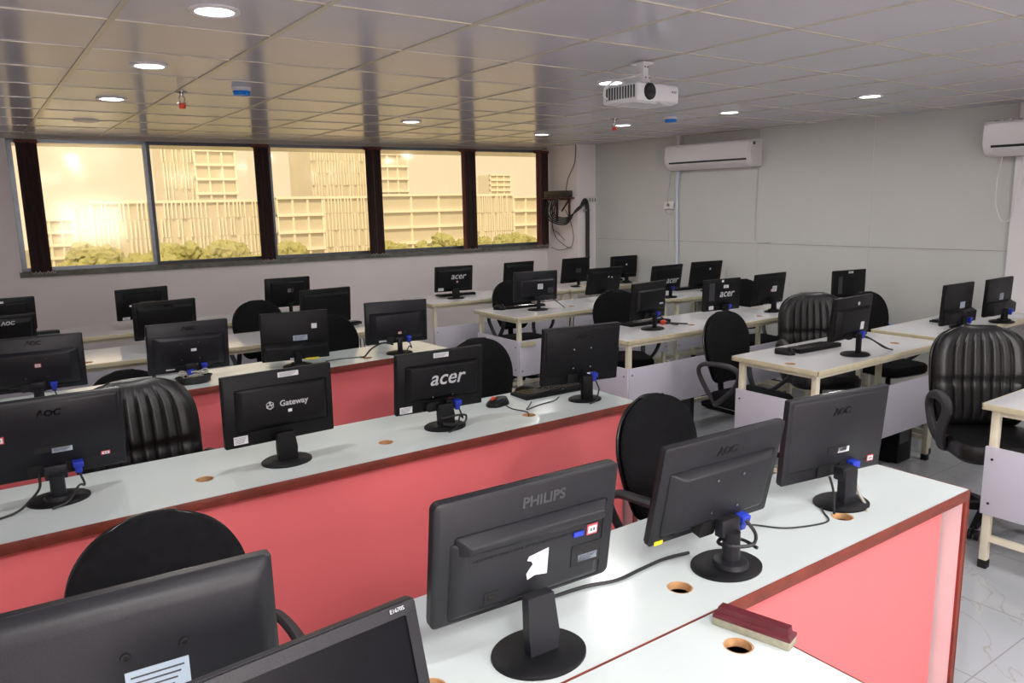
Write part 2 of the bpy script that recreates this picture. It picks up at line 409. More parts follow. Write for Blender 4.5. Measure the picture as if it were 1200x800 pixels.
# projector
pr = thing('projector', 'white video projector hanging from the ceiling on a short mount', 'projector', (3.03, 3.08, CEIL), math.radians(4))
m = MB(); m.box((0, 0, -.175), (.33, .25, .095), bevel=.014, seg=3)
m.prism([(-.15, -.1), (.15, -.1), (.15, .1), (-.15, .1)], .004, T(0, 0, -.2265)); m.build('body', 'projector', pr)
m = MB()
for i in range(11): m.box((-.1655, -.1 + i * .019, -.172), (.004, .009, .062))
m.build('side_vent', 'logomid', pr)
m = MB(); m.cyl((-.075, -.121, -.172), (-.075, -.133, -.172), .043, .041, 28); m.build('lens_ring', 'dark', pr)
m = MB(); m.lathe([(0, .006), (.018, .004), (.033, 0), (.036, -.01), (0, -.01)], 24, T(-.075, -.134, -.172) @ RX(PI / 2)); m.build('lens', 'lens', pr)
m = MB(); m.box((-.02, -.03, -.127), (.19, .012, .006)); m.box((-.11, .02, -.127), (.012, .14, .006)); m.box((.05, .02, -.127), (.012, .14, .006)); m.build('bracket', 'acwhite', pr)
m = MB(); m.box((.01, 0, -.012), (.09, .09, .008)); m.box((.01, 0, -.045), (.042, .05, .07), bevel=.003); m.box((.016, 0, -.1), (.055, .06, .06), bevel=.003)
m.build('mount', 'projector', pr)
m = MB()
for x, z in ((0, -.03), (.02, -.03), (0, -.085), (.03, -.085), (0.005, -.112), (.018, -.112)): m.cyl((x + .002, -.024 if z > -.06 else -.029, z), (x + .002, -.029 if z > -.06 else -.033, z), .004, seg=8)
m.build('mount_bolts', 'logomid', pr)
m = MB(); m.box((.02, -.125, -.226), (.05, .03, .004)); m.build('badge', 'sticker', pr)
m = MB(); text_bm(m, 'ACTO', .014, T(.12, -.1255, -.165) @ RX(PI / 2)); m.build('logo', 'logomid', pr)
m = MB(); m.tube([(0, -.01, -.06), (-.07, .0, -.085), (-.14, .03, -.1), (-.19, .06, -.13), (-.2, .08, -.175), (-.165, .09, -.195)], .0055, 8); m.build('cable', 'acwhite', pr)

# ------------------------------------------------------------------ wall fittings
def aircon(y, z, L, label, off=0.):
    yc = y + L / 2
    r = thing('air_conditioner', label, 'air conditioner', (RXW(yc) - off, yc, z), RA, 'wall air conditioners')
    # profile in (-x = out of wall, z)
    prof = [(0, 0), (-.10, 0), (-.17, .035), (-.205, .085), (-.215, .14), (-.205, .25), (-.185, .275), (0, .285)]
    m = MB(); m.rings([[(a, s * L / 2, b) for a, b in prof] for s in (-1, 1)]); m.build('casing', 'acwhite', r, 30)
    m = MB(); m.rings([[(a, s * (L / 2 - .03), b) for a, b in [(-.208, .1), (-.222, .14), (-.214, .255), (-.2, .255)]] for s in (-1, 1)]); m.build('front_panel', 'acwhite', r, 30)
    m = MB(); m.box((-.198, 0, .078), (.02, L - .12, .014), rot=RY(math.radians(30))); m.build('air_slot', 'dark', r)
    m = MB(); m.box((-.152, 0, .022), (.085, L - .16, .008), rot=RY(math.radians(28))); m.build('louver', 'acwhite', r)
    m = MB(); m.box((-.155, -L / 2 - .002, .235), (.035, .004, .03)); m.build('side_badge', 'logomid', r)
    m = MB()
    for i in range(18): m.box((-.1, -L / 2 + .06 + i * (L - .12) / 17, .284), (.15, .02, .004))
    m.build('top_grille', 'laminate', r)
    return r
aircon(5.29, 2.185, 1.14, 'white split air conditioner in the middle of the right wall')
aircon(1.98, 2.15, 1.10, 'white split air conditioner cut off at the right edge of the photo', .055)
def rw(y, z, off=.0): return (RXW(y) - off, y, z)
m = MB(); m.tube([rw(6.36, 2.18, .03), rw(6.39, 2.0, .02), rw(6.38, 1.5, .02), rw(6.37, 1.1, .02), rw(6.33, .8, .02), rw(6.2, .72, .02)], .02, 8)
tag(m.build('drain_pipe', 'pipewhite'), 'pale blue-white wrapped pipe running down below the middle air conditioner', 'pipe')
r = thing('wall_socket', 'white electrical socket box on the wall below the middle air conditioner', 'socket', rw(6.5, 1.79), RA)
m = MB(); m.box((-.02, 0, 0), (.04, .14, .09), bevel=.005); m.build('box', 'acwhite', r)
m = MB(); m.cyl((-.04, .0, 0), (-.062, 0, 0), .016, seg=14); m.build('plug', 'felt', r)
m = MB(); m.tube([(-.055, 0, .0), (-.05, -.0, .12), (-.04, -.02, .3), (-.04, -.04, .42)], .004, 6); m.tube([(-.02, .05, -.04), (-.02, .06, -.08), (-.02, .0, -.1), (-.02, -.05, -.08)], .003, 6); m.build('cable', 'greycable', r)
r = thing('cable_duct', 'white duct running from the ceiling to the middle air conditioner', 'duct', rw(6.36, 2.47), RA)
m = MB(); m.box((-.025, 0, .05), (.05, .05, .1), bevel=.004); m.build('channel', 'acwhite', r)
m = MB(); m.box((-.025, 0, .098), (.06, .07, .012)); m.build('flange', 'acwhite', r)
m = MB(); m.tube([rw(5.33, 2.2, .01), rw(5.34, 1.9, .01), rw(5.345, 1.45, .01), rw(5.33, 1.395, .01), rw(5.28, 1.385, .01), rw(5.15, 1.387, .01)], .006, 6, n=4)
tag(m.build('wall_conduit', 'laminate'), 'thin pale conduit bent into an L on the right wall', 'conduit')
m = MB(); m.tube([rw(5.3, .765, .03), rw(4.6, .71, .03), rw(3.9, .64, .03), rw(3.55, .62, .03)], .013, 8)
tag(m.build('blue_pipe', 'bluepipe'), 'bright blue pipe along the right wall behind the chairs', 'pipe')
m = MB(); m.tube([rw(2.99, 2.15, .07), rw(3.01, 1.95, .075), rw(3.0, 1.75, .075), rw(2.94, 1.62, .08), rw(2.87, 1.66, .085), rw(2.85, 1.85, .085), rw(2.82, 2.15, .09)], .005, 6)
tag(m.build('hanging_cable', 'acwhite'), 'white cable looping below the air conditioner at the right edge', 'cable')

# router shelf on the left face of the corner column
rs = thing('wall_shelf', 'small rusty bracket shelf on the corner column beside the window', 'shelf', (6.5, 8.02, 1.90), 0)
m = MB(); m.box((-.10, 0, 0), (.2, .44, .015)); m.build('board', 'rust', rs)
for y in (-.13, .13):
    m = MB(); m.box((-.012, y, -.15), (.02, .025, .3)); m.box((-.09, y, -.015), (.17, .02, .02)); m.box((-.075, y, -.09), (.018, .014, .2), rot=RY(math.radians(40))); m.build('bracket', 'rust', rs)
rt = thing('network_switch', 'dusty black network switch lying on the rusty wall shelf', 'network switch', (6.40, 8.02, 1.908), 0)
m = MB(); m.box((0, 0, .045), (.17, .4, .085), bevel=.008); m.build('case', 'router', rt)
m = MB()
for i in range(8): m.box((-.086, -.15 + i * .04, .035), (.004, .022, .02))
m.build('port_row', 'dark', rt)
m = MB()
for k in range(5):
    rr = .02 * k
    m.tube([(6.32, 7.9 + .05 * k, 1.93), (6.27, 7.92 + .05 * k, 1.80 - rr), (6.30, 7.95 + .02 * k, 1.68 - rr), (6.38, 7.82, 1.65 - rr), (6.45, 7.72, 1.72 + rr * .3), (6.53, 7.69, 1.78 + rr * .4)], .009, 6)
tag(m.build('cable_bundle', 'cable'), 'bundle of dark network cables drooping below the wall shelf', 'cable')
m = MB(); m.tube([(6.53, 7.69, 1.80), (6.58, 7.69, 1.87), (6.62, 7.70, 1.83), (6.635, 7.70, 1.7), (6.635, 7.70, 1.3), (6.635, 7.70, .9)], .026, 10)
fp = tag(m.build('flexible_conduit', 'cable'), 'thick black flexible conduit running down the front of the corner column', 'conduit')
for z in (1.74, 1.13):
    m = MB(); m.box((6.635, 7.712, z), (.085, .05, .016), bevel=.003); m.build('clip', 'greycable', fp)
m = MB(); m.tube([(6.44, 7.9, 1.98), (6.46, 7.88, 2.15), (6.49, 7.78, 2.35), (6.493, 7.765, CEIL)], .005, 6)
tag(m.build('ceiling_cable', 'cable'), 'thin dark cable rising from the network switch to the ceiling', 'cable')
m = MB(); m.tube([(6.46, 8.1, 1.90), (6.44, 8.2, 1.6), (6.46, 8.15, 1.4), (6.47, 8.0, 1.3), (6.47, 7.85, 1.26), (6.48, 7.8, 1.4), (6.48, 7.86, 1.6), (6.47, 7.95, 1.75)], .004, 6)
m.tube([(6.44, 8.18, 1.92), (6.47, 8.24, 1.75), (6.475, 8.22, 1.5), (6.46, 8.1, 1.45), (6.48, 7.98, 1.35)], .004, 6)
m.tube([(6.475, 8.26, 1.25), (6.47, 8.1, 1.22), (6.47, 7.95, 1.24), (6.46, 7.86, 1.27)], .004, 6)
tag(m.build('loose_wires', 'cable'), 'thin loose wires hanging in loops by the right end of the window', 'wire')
r = thing('switch_board', 'pale switch plate on the front of the corner column', 'switch', (6.735, 7.74, 1.87), 0)
m = MB(); m.box((0, -.012, 0), (.15, .024, .09), bevel=.004); m.build('plate', 'acwhite', r)
for k in range(3): m = MB(); m.box((-.045 + k * .045, -.026, 0), (.022, .008, .045), bevel=.002); m.build('rocker', 'felt', r)
m = MB(); m.box((6.69, 7.733, .9), (.02, .014, 1.8)); tag(m.build('wall_conduit', 'acwhite'), 'slim white conduit below the switch plate on the corner column', 'conduit')

# ------------------------------------------------------------------ desks
def holed_top(mb, x0, x1, y0, y1, z0, z1, holes, r=.034, seg=24):
    bm = mb.bm
    def loop(z):
        es = []
        c = [bm.verts.new((x, y, z)) for x, y in ((x0, y0), (x1, y0), (x1, y1), (x0, y1))]
        loops = [c]
        for hx, hy in holes:
            loops.append([bm.verts.new((hx + r * math.cos(2 * PI * i / seg), hy + r * math.sin(2 * PI * i / seg), z)) for i in range(seg)])
        for L in loops:
            for i in range(len(L)): es.append(bm.edges.new((L[i], L[(i + 1) % len(L)])))
        bmesh.ops.triangle_fill(bm, use_beauty=True, edges=es)
        return loops
    A = loop(z0); B = loop(z1)
    for a, b in zip(A, B):
        n = len(a)
        for i in range(n):
            try: bm.faces.new((a[i], a[(i + 1) % n], b[(i + 1) % n], b[i]))
            except ValueError: pass
def hole_rings(root, holes, z, r=.034):
    for hx, hy in holes:
        m = MB(); m.lathe([(r - .0005, z - .02), (r - .0005, z - .0008), (r - .004, z - .0008), (r - .005, z - .02)], 24, T(hx, hy, 0)); m.build('cable_hole', 'wood', root)
def red_desk(x0, x1, y0, y1, label, holes, rz=0., right=True, ymod=0.):
    r = thing('long_desk', label, 'desk', (x1, y0, 0), rz, 'red-fronted computer desks')
    L = x1 - x0; D = y1 - y0; t = .036
    hl = [(hx - x1, hy - y0) for hx, hy in holes]
    m = MB(); holed_top(m, -L, -.006, .004, D, DESK - t, DESK, hl); m.build('tabletop', 'white', r)
    m = MB(); m.box((-L / 2, .002, DESK - t / 2 - .001), (L, .004, t + .002), bevel=.001); m.box((-.003, D / 2, DESK - t / 2 - .001), (.006, D, t + .002), bevel=.0015); m.build('edge_band', 'maroon', r)
    m = MB(); m.box((-L / 2 - .02, .08, (DESK - t) / 2 + .02), (L - .04, .018, DESK - t - .04)); m.build('front_panel', 'red', r)
    m = MB(); m.box((-.016, D / 2, (DESK - t) / 2), (.02, D - .02, DESK - t)); m.build('end_panel', 'endwhite', r)
    m = MB(); m.box((-.016, .006, (DESK - t) / 2), (.022, .009, DESK - t)); m.box((-.0035, D / 2, (DESK - t) / 2), (.004, D, DESK - t)); m.build('end_edge', 'maroon', r)
    x = -.9
    while x > -L:
        m = MB(); m.box((x, D / 2 + .06, (DESK - t) / 2), (.018, D - .16, DESK - t)); m.build('divider', 'endwhite', r); x -= .76
    hole_rings(r, hl, DESK)
    return r
ROW1 = red_desk(-.75, 2.722, 1.150, 1.655, 'nearest long red-fronted desk with white top and maroon edge', [(.688, 1.305), (1.421, 1.283), (2.169, 1.286), (-.05, 1.29)])
ROW2 = red_desk(-.75, 2.683, 2.720, 3.285, 'middle long red-fronted desk with three cable holes and white top', [(.627, 2.931), (1.369, 2.914), (2.103, 2.871)])
ROW3 = red_desk(-.75, 2.70, 4.60, 5.10, 'farthest red-fronted desk, behind the middle one', [(2.105, 4.72), (.9, 4.72)], math.radians(3.2))
ROW0 = red_desk(-1.15, 1.425, .50, 1.146, 'white desk in the foreground corner carrying the wooden duster', [(1.325, 1.018)])

def steel_table(x0, x1, y0, y1, label, holes=(), z=DESK, front=True, side=True, ptop=.635, pbot=.31):
    r = thing('steel_table', label, 'table', (x0, y0, 0), 0, 'cream steel-framed computer tables')
    L = x1 - x0; D = y1 - y0; t = .028
    hl = [(hx - x0, hy - y0) for hx, hy in holes]
    m = MB(); holed_top(m, .006, L - .006, .006, D - .006, z - t, z, hl); m.build('tabletop', 'laminate', r)
    m = MB()
    for c, d in (((L / 2, .003, z - t / 2 - .001), (L, .006, t + .002)), ((L / 2, D - .003, z - t / 2 - .001), (L, .006, t + .002)), ((.003, D / 2, z - t / 2 - .001), (.006, D, t + .002)), ((L - .003, D / 2, z - t / 2 - .001), (.006, D, t + .002))):
        m.box(c, d, bevel=.0015)
    m.build('edge_band', 'creamedge', r)
    a = .036; ix = .055; iy = .05; za = z - t - .016
    m = MB()
    m.box((L / 2, iy, za), (L - 2 * ix, .03, .03)); m.box((L / 2, D - iy, za), (L - 2 * ix, .03, .03)); m.box((ix, D / 2, za), (.03, D - 2 * iy, .03)); m.box((L - ix, D / 2, za), (.03, D - 2 * iy, .03))
    m.build('apron_frame', 'cream', r)
    for x in (ix, L - ix):
        for y in (iy, D - iy):
            m = MB(); m.box((x, y, (z - t) / 2 + .012), (a, a, z - t - .024), bevel=.003); lg = m.build('leg', 'cream', r)
            m = MB(); m.box((x, y, .022), (a + .006, a + .006, .044), bevel=.004); m.build('foot_cap', 'dark', lg)
    m = MB(); m.box((L / 2, D / 2, .16), (L - 2 * ix, .028, .028)); m.box((ix, D / 2, .16), (.028, D - 2 * iy, .028)); m.box((L - ix, D / 2, .16), (.028, D - 2 * iy, .028)); m.build('stretcher', 'cream', r)
    if front:
        m = MB(); m.box((L / 2, iy - .027, (ptop + pbot) / 2), (L - .06, .016, ptop - pbot), bevel=.002); fp = m.build('front_panel', 'lavender', r)
        m = MB()
        for x in (.06, L / 2, L - .06):
            for zz in (ptop - .05, pbot + .05): m.cyl((x, iy - .035, zz), (x, iy - .039, zz), .006, seg=8)
        m.build('screw', 'dark', fp)
    if side:
        m = MB(); m.box((ix - .027, D / 2, (ptop + pbot) / 2), (.016, D - .05, ptop - pbot), bevel=.002); sp = m.build('side_panel', 'lavender', r)
        m = MB()
        for y in (.06, D - .06): m.cyl((ix - .034, y, pbot + .06), (ix - .039, y, pbot + .06), .006, seg=8); m.cyl((ix - .034, y, ptop - .06), (ix - .039, y, ptop - .06), .006, seg=8)
        m.build('screw', 'dark', sp)
    hole_rings(r, hl, z)
    return r
TE = steel_table(3.935, 5.55, 1.0, 1.648, 'cream steel table at the lower right corner of the photo', pbot=.29)
TD = steel_table(3.955, 5.43, 2.545, 3.172, 'cream steel table beside the nearest aisle with a keyboard and one monitor', [(3.93 + .1, 2.787), (5.14, 2.74)], pbot=.29)
TD2 = steel_table(5.46, 7.08, 2.60, 3.10, 'slightly raised cream table at right carrying two side-by-side monitors', z=.868, side=False)
TC = steel_table(3.82, 5.90, 3.99, 4.66, 'long cream steel table behind the armchair with the loop arms', [(5.517, 4.14), (4.72, 4.2)])
TC2 = steel_table(5.93, 7.02, 3.90, 4.55, 'short cream table against the right wall behind the ribbed chair', side=False)
TB = steel_table(3.885, 5.84, 5.46, 6.17, 'cream steel table with a cream strip on its front panel', [(4.75, 5.75)])
TB2 = steel_table(5.87, 6.93, 5.42, 6.12, 'cream steel table in front of the far corner against the right wall', side=False)
TA = steel_table(3.80, 5.60, 6.83, 7.49, 'cream steel table nearest the window on the right side of the aisle', side=False, ptop=.60)
TA2 = steel_table(5.63, 6.80, 6.83, 7.49, 'cream steel table under the wall shelf in the far corner', side=False)
T4 = steel_table(-.75, 2.66, 5.70, 6.33, 'long cream table behind the farthest red-fronted desk', [(.57, 5.80), (2.55, 5.98)], side=False, front=False)
T5 = steel_table(-.75, 2.72, 6.98, 7.62, 'long cream table nearest the window on the left side', side=False, ptop=.70)
m = MB(); m.box((.13, .008, .60), (.16, .006, .045), bevel=.002); m.build('cream_strip', 'creamedge', TB)

# ------------------------------------------------------------------ monitors
GM = 'black computer monitors seen from behind'
def rrect(w, h, r, n=5):
    P = []
    for cx, cy, a0 in ((w / 2 - r, h / 2 - r, 0), (-w / 2 + r, h / 2 - r, 90), (-w / 2 + r, -h / 2 + r, 180), (w / 2 - r, -h / 2 + r, 270)):
        for i in range(n + 1):
            a = math.radians(a0 + 90 * i / n); P.append((cx + r * math.cos(a), cy + r * math.sin(a)))
    return P
def plateau(mb, PT, x0, x1, z0, z1, y0, d, ix, iz_top, iz_bot):
    """raised block on the back: base rectangle at y0, narrower face at y0-d"""
    A = [(x0, z0), (x1, z0), (x1, z1), (x0, z1)]; B = [(x0 + ix, z0 + iz_bot), (x1 - ix, z0 + iz_bot), (x1 - ix, z1 - iz_top), (x0 + ix, z1 - iz_top)]
    v = mb.rings([[(a, y0 + .004, b) for a, b in A], [(a, y0, b) for a, b in A], [(a, y0 - d, b) for a, b in B]])
    ed = list({e for x in v for e in x.link_edges})
    rr = bmesh.ops.bevel(mb.bm, geom=ed, offset=min(.006, d * .35), segments=2, profile=.5, affect='EDGES')
    vv = list({x for f in rr['faces'] for x in f.verts} | {x for x in v if x.is_valid})
    bmesh.ops.transform(mb.bm, matrix=PT, verts=vv)
def monitor(label, x, y, zc, yaw, tilt, w, h, style='flat', neck='plate', br=.098, logo=None, stickers=(), plug=True, mt='plastic', dz=DESK, cable=None, screws=False, front=False, rear=None):
    """origin on the desk under the panel; -Y is the back of the monitor; zc is the height of the panel centre above the desk"""
    r = thing('computer_monitor', label, 'monitor', (x, y, dz), math.radians(yaw), GM)
    PT = T(0, 0, zc) @ RX(math.radians(tilt))
    corner = {'philips': .016, 'front': .008}.get(style, .006)
    th = .022
    # housing: rounded slab from y=0 (back) to y=th (front)
    m = MB(); P = rrect(w, h, corner); P2 = rrect(w - .012, h - .012, corner)
    m.rings([[(a, .0, b) for a, b in P2], [(a, .005, b) for a, b in P], [(a, th, b) for a, b in P]], mtx=PT)
    d = .0
    if style == 'flat':
        # recess block round the ports at the bottom
        d = .006
        m.rings([[(a, -.0, b) for a, b in ((-w * .47, -h * .36), (w * .47, -h * .36), (w * .47, h * .46), (-w * .47, h * .46))], [(a, -.006, b) for a, b in ((-w * .45, -h * .33), (w * .45, -h * .33), (w * .45, h * .43), (-w * .45, h * .43))]], mtx=PT)
    elif style == 'bulge':
        d = .03; plateau(m, PT, -w * .44, w * .44, -h * .42, h * .24, 0, d, w * .09, .012, .03)
    elif style == 'philips':
        d = .026; plateau(m, PT, -w * .42, w * .43, -h * .46, h * .17, 0, .016, .03, .004, .02)
        plateau(m, PT, -w * .40, w * .44, h * .06, h * .22, 0, .03, w * .05, .016, .012)
    elif style == 'inset':
        d = .024; plateau(m, PT, -w * .40, w * .44, -h * .30, h * .30, 0, d, w * .05, .008, .02)
    elif style == 'frame':
        d = .012; plateau(m, PT, -w * .38, w * .38, -h * .35, h * .37, 0, d, .012, .01, .01)
    elif style == 'step':
        d = .05; plateau(m, PT, -w * .47, w * .47, -h * .47, -h * .12, 0, d, .008, .02, .006)
    elif style == 'smooth':
        d = .02; m.rings([[(a, yy, b) for a, b in rrect(w - q, h - q, .012)] for yy, q in ((.006, .0), (0, .006), (-.010, .022), (-.017, .045), (-.02, .075))], mtx=PT)
    elif style == 'plain':
        d = .016; plateau(m, PT, -w * .46, w * .46, -h * .44, h * .42, 0, d, w * .04, .03, .02)
    hs = m.build('housing', mt, r, 40)
    m = MB(); P = rrect(w - .004, h - .004, corner); P3 = rrect(w - .044, h - .044, .003)
    m.rings([[(a, th, b) for a, b in P], [(a, th + .006, b) for a, b in P], [(a, th + .007, b) for a, b in P3], [(a, th + .002, b) for a, b in P3]], cap=False, mtx=PT)
    m.build('bezel', 'gloss' if not front else 'greyplastic', r)
    m = MB(); m.rings([[(a, yy, b) for a, b in rrect(w - .042, h - .042, .003)] for yy in (th - .001, th + .003)], mtx=PT); m.build('screen', 'screen', r)
    if style == 'philips':
        m = MB(); m.box((-.105, -.0165, -.095), (.036, .003, .028)); m.box((-.105, -.018, -.095), (.02, .004, .012), bevel=.002); m.transform(PT); m.build('power_socket', 'dark', r)
        m = MB(); m.box((.122, -.018, .0), (.03, .006, .013), bevel=.002); m.transform(PT); m.build('video_port', 'blue', r)
        m = MB()
        for q in range(44): m.box((-.15 + q * .0066, -.0166, .006), (.003, .0012, .007), rot=RY(.4))
        m.transform(PT); m.build('vent_row', 'dark', r)
    # ports slot, plugs
    if plug:
        zs = -h * .40
        if style in ('flat', 'bulge', 'frame', 'inset'):
            for s in (-1, 1):
                m = MB(); m.rings([[(s * w * .11 + a, yy, zs + b) for a, b in rrect(w * .13, h * .15, .008)] for yy in (-d - .0012, -.001)], mtx=PT); m.build('port_recess', 'dark', r)
        m = MB(); m.box((w * .155, -d - .014, zs + .012), (.034, .03, .022), bevel=.003); m.box((w * .155, -d - .012, zs - .008), (.022, .024, .03), bevel=.003); m.transform(PT); pg = m.build('video_plug', 'blue', r); pg['label'] = 'blue video cable plug'
    PTn = PT
    # neck and base
    hn = zc - h * (.22 if style in ('step',) else .36)
    yb = -d - .012 if d < .04 else -d - .012
    if neck == 'wide':
        m = MB(); m.rings([[(s * ww, yy, zz) for s, yy in ((-1, -.055 + oy), (1, -.055 + oy), (1, -.028 + oy), (-1, -.028 + oy))] for ww, zz, oy in ((.036, .008, 0), (.04, .06, .0), (.034, hn, .012))]); nk = m
    elif neck == 'round':
        m = MB(); m.cyl((0, -.045, .008), (0, -.045, hn - .02), .025, .024, 24); m.box((0, -.03, hn - .01), (.07, .03, .05), bevel=.004)
        m.lathe([(.026, .010), (.05, .012), (.046, .026), (.03, .03), (.026, .03)], 28, T(0, -.045, 0)); nk = m
    elif neck == 'slim':
        m = MB(); m.box((0, -.05, hn / 2), (.03, .028, hn), bevel=.004); m.box((0, -.036, hn - .01), (.06, .03, .03), bevel=.004); nk = m
    else:
        m = MB(); m.box((0, -.05, hn / 2 + .004), (.056, .034, hn), bevel=.004); m.box((0, -.04, hn - .012), (.062, .045, .045), bevel=.005); nk = m
    nk.build('neck', mt, r)
    m = MB()
    m.lathe([(0, 0), (br, 0), (br, .006), (br - .006, .010), (br * .5, .015), (0, .017)], 40, T(0, -.03, 0), 1, .86); m.build('base', 'plastic2', r)
    # lettering
    if logo:
        kind, lx, lz = logo[:3]; L = T(0, 0, 0); m = MB()
        yy = -d - .0006 if abs(lz) < h * .28 or style in ('plain',) else -.0006
        if style == 'flat': yy = -d - .0006
        X = PT @ T(lx, yy, lz) @ RX(PI / 2)
        mm = 'logodark'
        if kind == 'acer': text_bm(m, 'acer', .098 * w / .44, X, .25, .0009, spacing=1.0); mm = 'logo'
        elif kind == 'aoc': text_bm(m, '\u039bOC', .034, X, .12, .0012); mm = 'logodark'
        elif kind == 'aoclight': text_bm(m, '\u039bOC', .034, X, .12, .0010); mm = 'logo'
        elif kind == 'gateway':
            text_bm(m, 'Gateway', .033, X @ T(.018, 0, 0), 0, .0006); mm = 'logo'
            HX = [(.017 * math.cos(a) - .080, .017 * math.sin(a)) for a in [math.radians(30 + 60 * i) for i in range(6)]]
            m.prism(HX, .0012, X)
            m2 = MB()
            for cx, cy, sr in ((-.087, .006, .005), (-.073, .007, .004), (-.081, -.006, .006), (-.070, -.004, .003)):
                m2.prism([(cx + sr * math.cos(q * PI / 3 + .4) * (1 + .3 * (q % 2)), cy + sr * math.sin(q * PI / 3 + .4)) for q in range(6)], .0018, X)
            m2.build('logo_spots', 'dark', r)
        elif kind == 'philips': text_bm(m, 'PHILIPS', .036, X, 0, .0012); mm = 'logomid'
        elif kind == 'dots':
            for s in (-1, 1): m.cyl(tuple(PT @ Vector((lx + s * .022, yy, lz - s * .003))), tuple(PT @ Vector((lx + s * .022, yy - .003, lz - s * .003))), .008, seg=10)
            mm = 'logo'
        elif kind == 'dot':
            m.cyl(tuple(PT @ Vector((lx, yy, lz))), tuple(PT @ Vector((lx, yy - .003, lz))), .012, seg=14); mm = 'logo'
        m.build('logo', mm, r)
    for st in stickers:
        sx, sz, sw, sh, sm = st[:5]
        inside = (style == 'flat') or (style == 'bulge' and abs(sx) < w * .34 and -h * .36 < sz < h * .18) or (style in ('inset', 'frame') and abs(sx) < w * .33 and abs(sz) < h * .27) or style == 'smooth' or (style == 'plain' and abs(sx) < w * .42 and sz < h * .30) or (style == 'step' and sz < -h * .16) or style == 'philips'
        yy = -(d if style != 'philips' else .016) - .0008 if inside else -.0008
        m = MB()
        if style == 'philips' and sm == 'sticker':      # torn along its left side
            tp = [(.5, -.5), (.5, .5), (-.42, .36), (-.5, .22), (-.3, .16), (-.22, .02), (-.34, -.1), (-.5, -.3), (-.44, -.52), (-.1, -.42)]
            m.prism([(sx + a * sw, sz + b * sh) for a, b in tp], .0016, T(0, yy, 0) @ RX(PI / 2))
        else: m.box((sx, yy, sz), (sw, .0016, sh))
        m.transform(PT)
        so = m.build('sticker', sm, r); so['label'] = {'sticker': 'white sticker', 'silver': 'silver label', 'pinksticker': 'red-bordered white sticker', 'yellow': 'yellow tape', 'logomid': 'grey strip'}.get(sm, 'dark label')
        if sm == PINK:
            m = MB(); m.box((sx, yy - .001, sz), (sw * .8, .0012, sh * .7)); m.transform(PT); pp = m.build('paper', 'sticker', so)
            m = MB(); m.box((sx - sw * .14, yy - .0018, sz), (sw * .16, .0008, sh * .3)); m.box((sx + sw * .14, yy - .0018, sz), (sw * .16, .0008, sh * .3)); m.transform(PT); m.build('printed_marks', 'print', so)
        if sm in ('sticker', 'silver') and sw > .045 and sh > .016 and sh < .06:
            m = MB()
            for q in range(5): m.box((sx - sw * .03 * q, yy - .001, sz + sh * (.32 - .16 * q)), (sw * (.84 - .06 * q), .0008, sh * .045))
            m.transform(PT); m.build('printed_lines', 'print', so)
    if screws:
        m = MB()
        if screws == 'top':
            for sx in (.006, .090): m.lathe([(0, .001), (.008, .001), (.007, .004), (.004, .0045), (.003, .002), (0, .002)], 14, PT @ T(sx, -d, .052) @ RX(PI / 2))
        for sx in (-.05, .05) if screws is True else ():
            for sz in (-.05, .05):
                m.cyl(tuple(PT @ Vector((sx, -d - .0005, sz - h * .05))), tuple(PT @ Vector((sx, -d - .003, sz - h * .05))), .004, seg=8)
        m.build('screw', 'chrome' if screws is True else 'dark', r)
    if cable:
        for pts, rad, cm in cable:
            m = MB(); m.tube(pts, rad, 6); m.build('cable', cm, r)
    return r
PINK = 'pinksticker'
def drop(w, h, zc, d=.006, side=1, mat_='cable'):
    x = side * w * .155
    return ([(x, -d - .02, zc - h * .40 - .02), (x + .01, -d - .035, zc - h * .40 - .06), (x - .01, -.07, .05), (x - .05, -.11, .012), (x - .1, -.135, .006)], .004, mat_)
# nearest desk
monitor('large black monitor with a ridged back and torn white sticker on the nearest desk', .945, 1.295, .254, -3.0, 8.3, .481, .298, 'philips', 'wide', .112, ('philips', .03, .105),
        [(.012, -.045, .056, .066, 'sticker'), (.162, .002, .03, .026, PINK), (.150, -.058, .085, .055, 'dark'), (.155, -.068, .055, .018, 'silver')], plug=False, mt='greyplastic')
monitor('black bulged-back monitor tilted forward beside the thick desk cable, ring on its stand', 1.612, 1.317, .234, -2.8, 12.2, .459, .293, 'bulge', 'round', .104, ('aoc', -.0, .10),
        [(-.20, -.138, .03, .012, 'yellow'), (-.10, -.115, .09, .02, 'logomid')], mt='greyplastic', screws=True, cable=[([(.05, -.05, .13), (.055, -.08, .1), (.02, -.1, .085), (-.04, -.085, .09), (-.045, -.04, .085), (0, -.02, .08), (.04, -.05, .075), (.04, -.1, .07)], .005, 'cable')])
monitor('black flat-backed monitor at the right end of the nearest desk', 2.27, 1.38, .226, -9.2, 4.8, .452, .290, 'flat', 'plate', .095, ('aoc', .0, .085),
        [(.0, -.045, .085, .022, 'dark'), (.03, -.052, .05, .018, 'sticker'), (.165, -.105, .03, .022, PINK)], mt='greyplastic',
        cable=[([(.052, -.03, .085), (.056, -.045, .05), (.05, -.06, .03), (.045, -.09, .004), (.01, -.12, -.004), (-.03, -.108, -.03)], .005, 'greycable'), ([(-.05, -.02, .10), (-.052, -.04, .06), (-.08, -.07, .02), (-.10, -.09, .006)], .004, 'cable')])
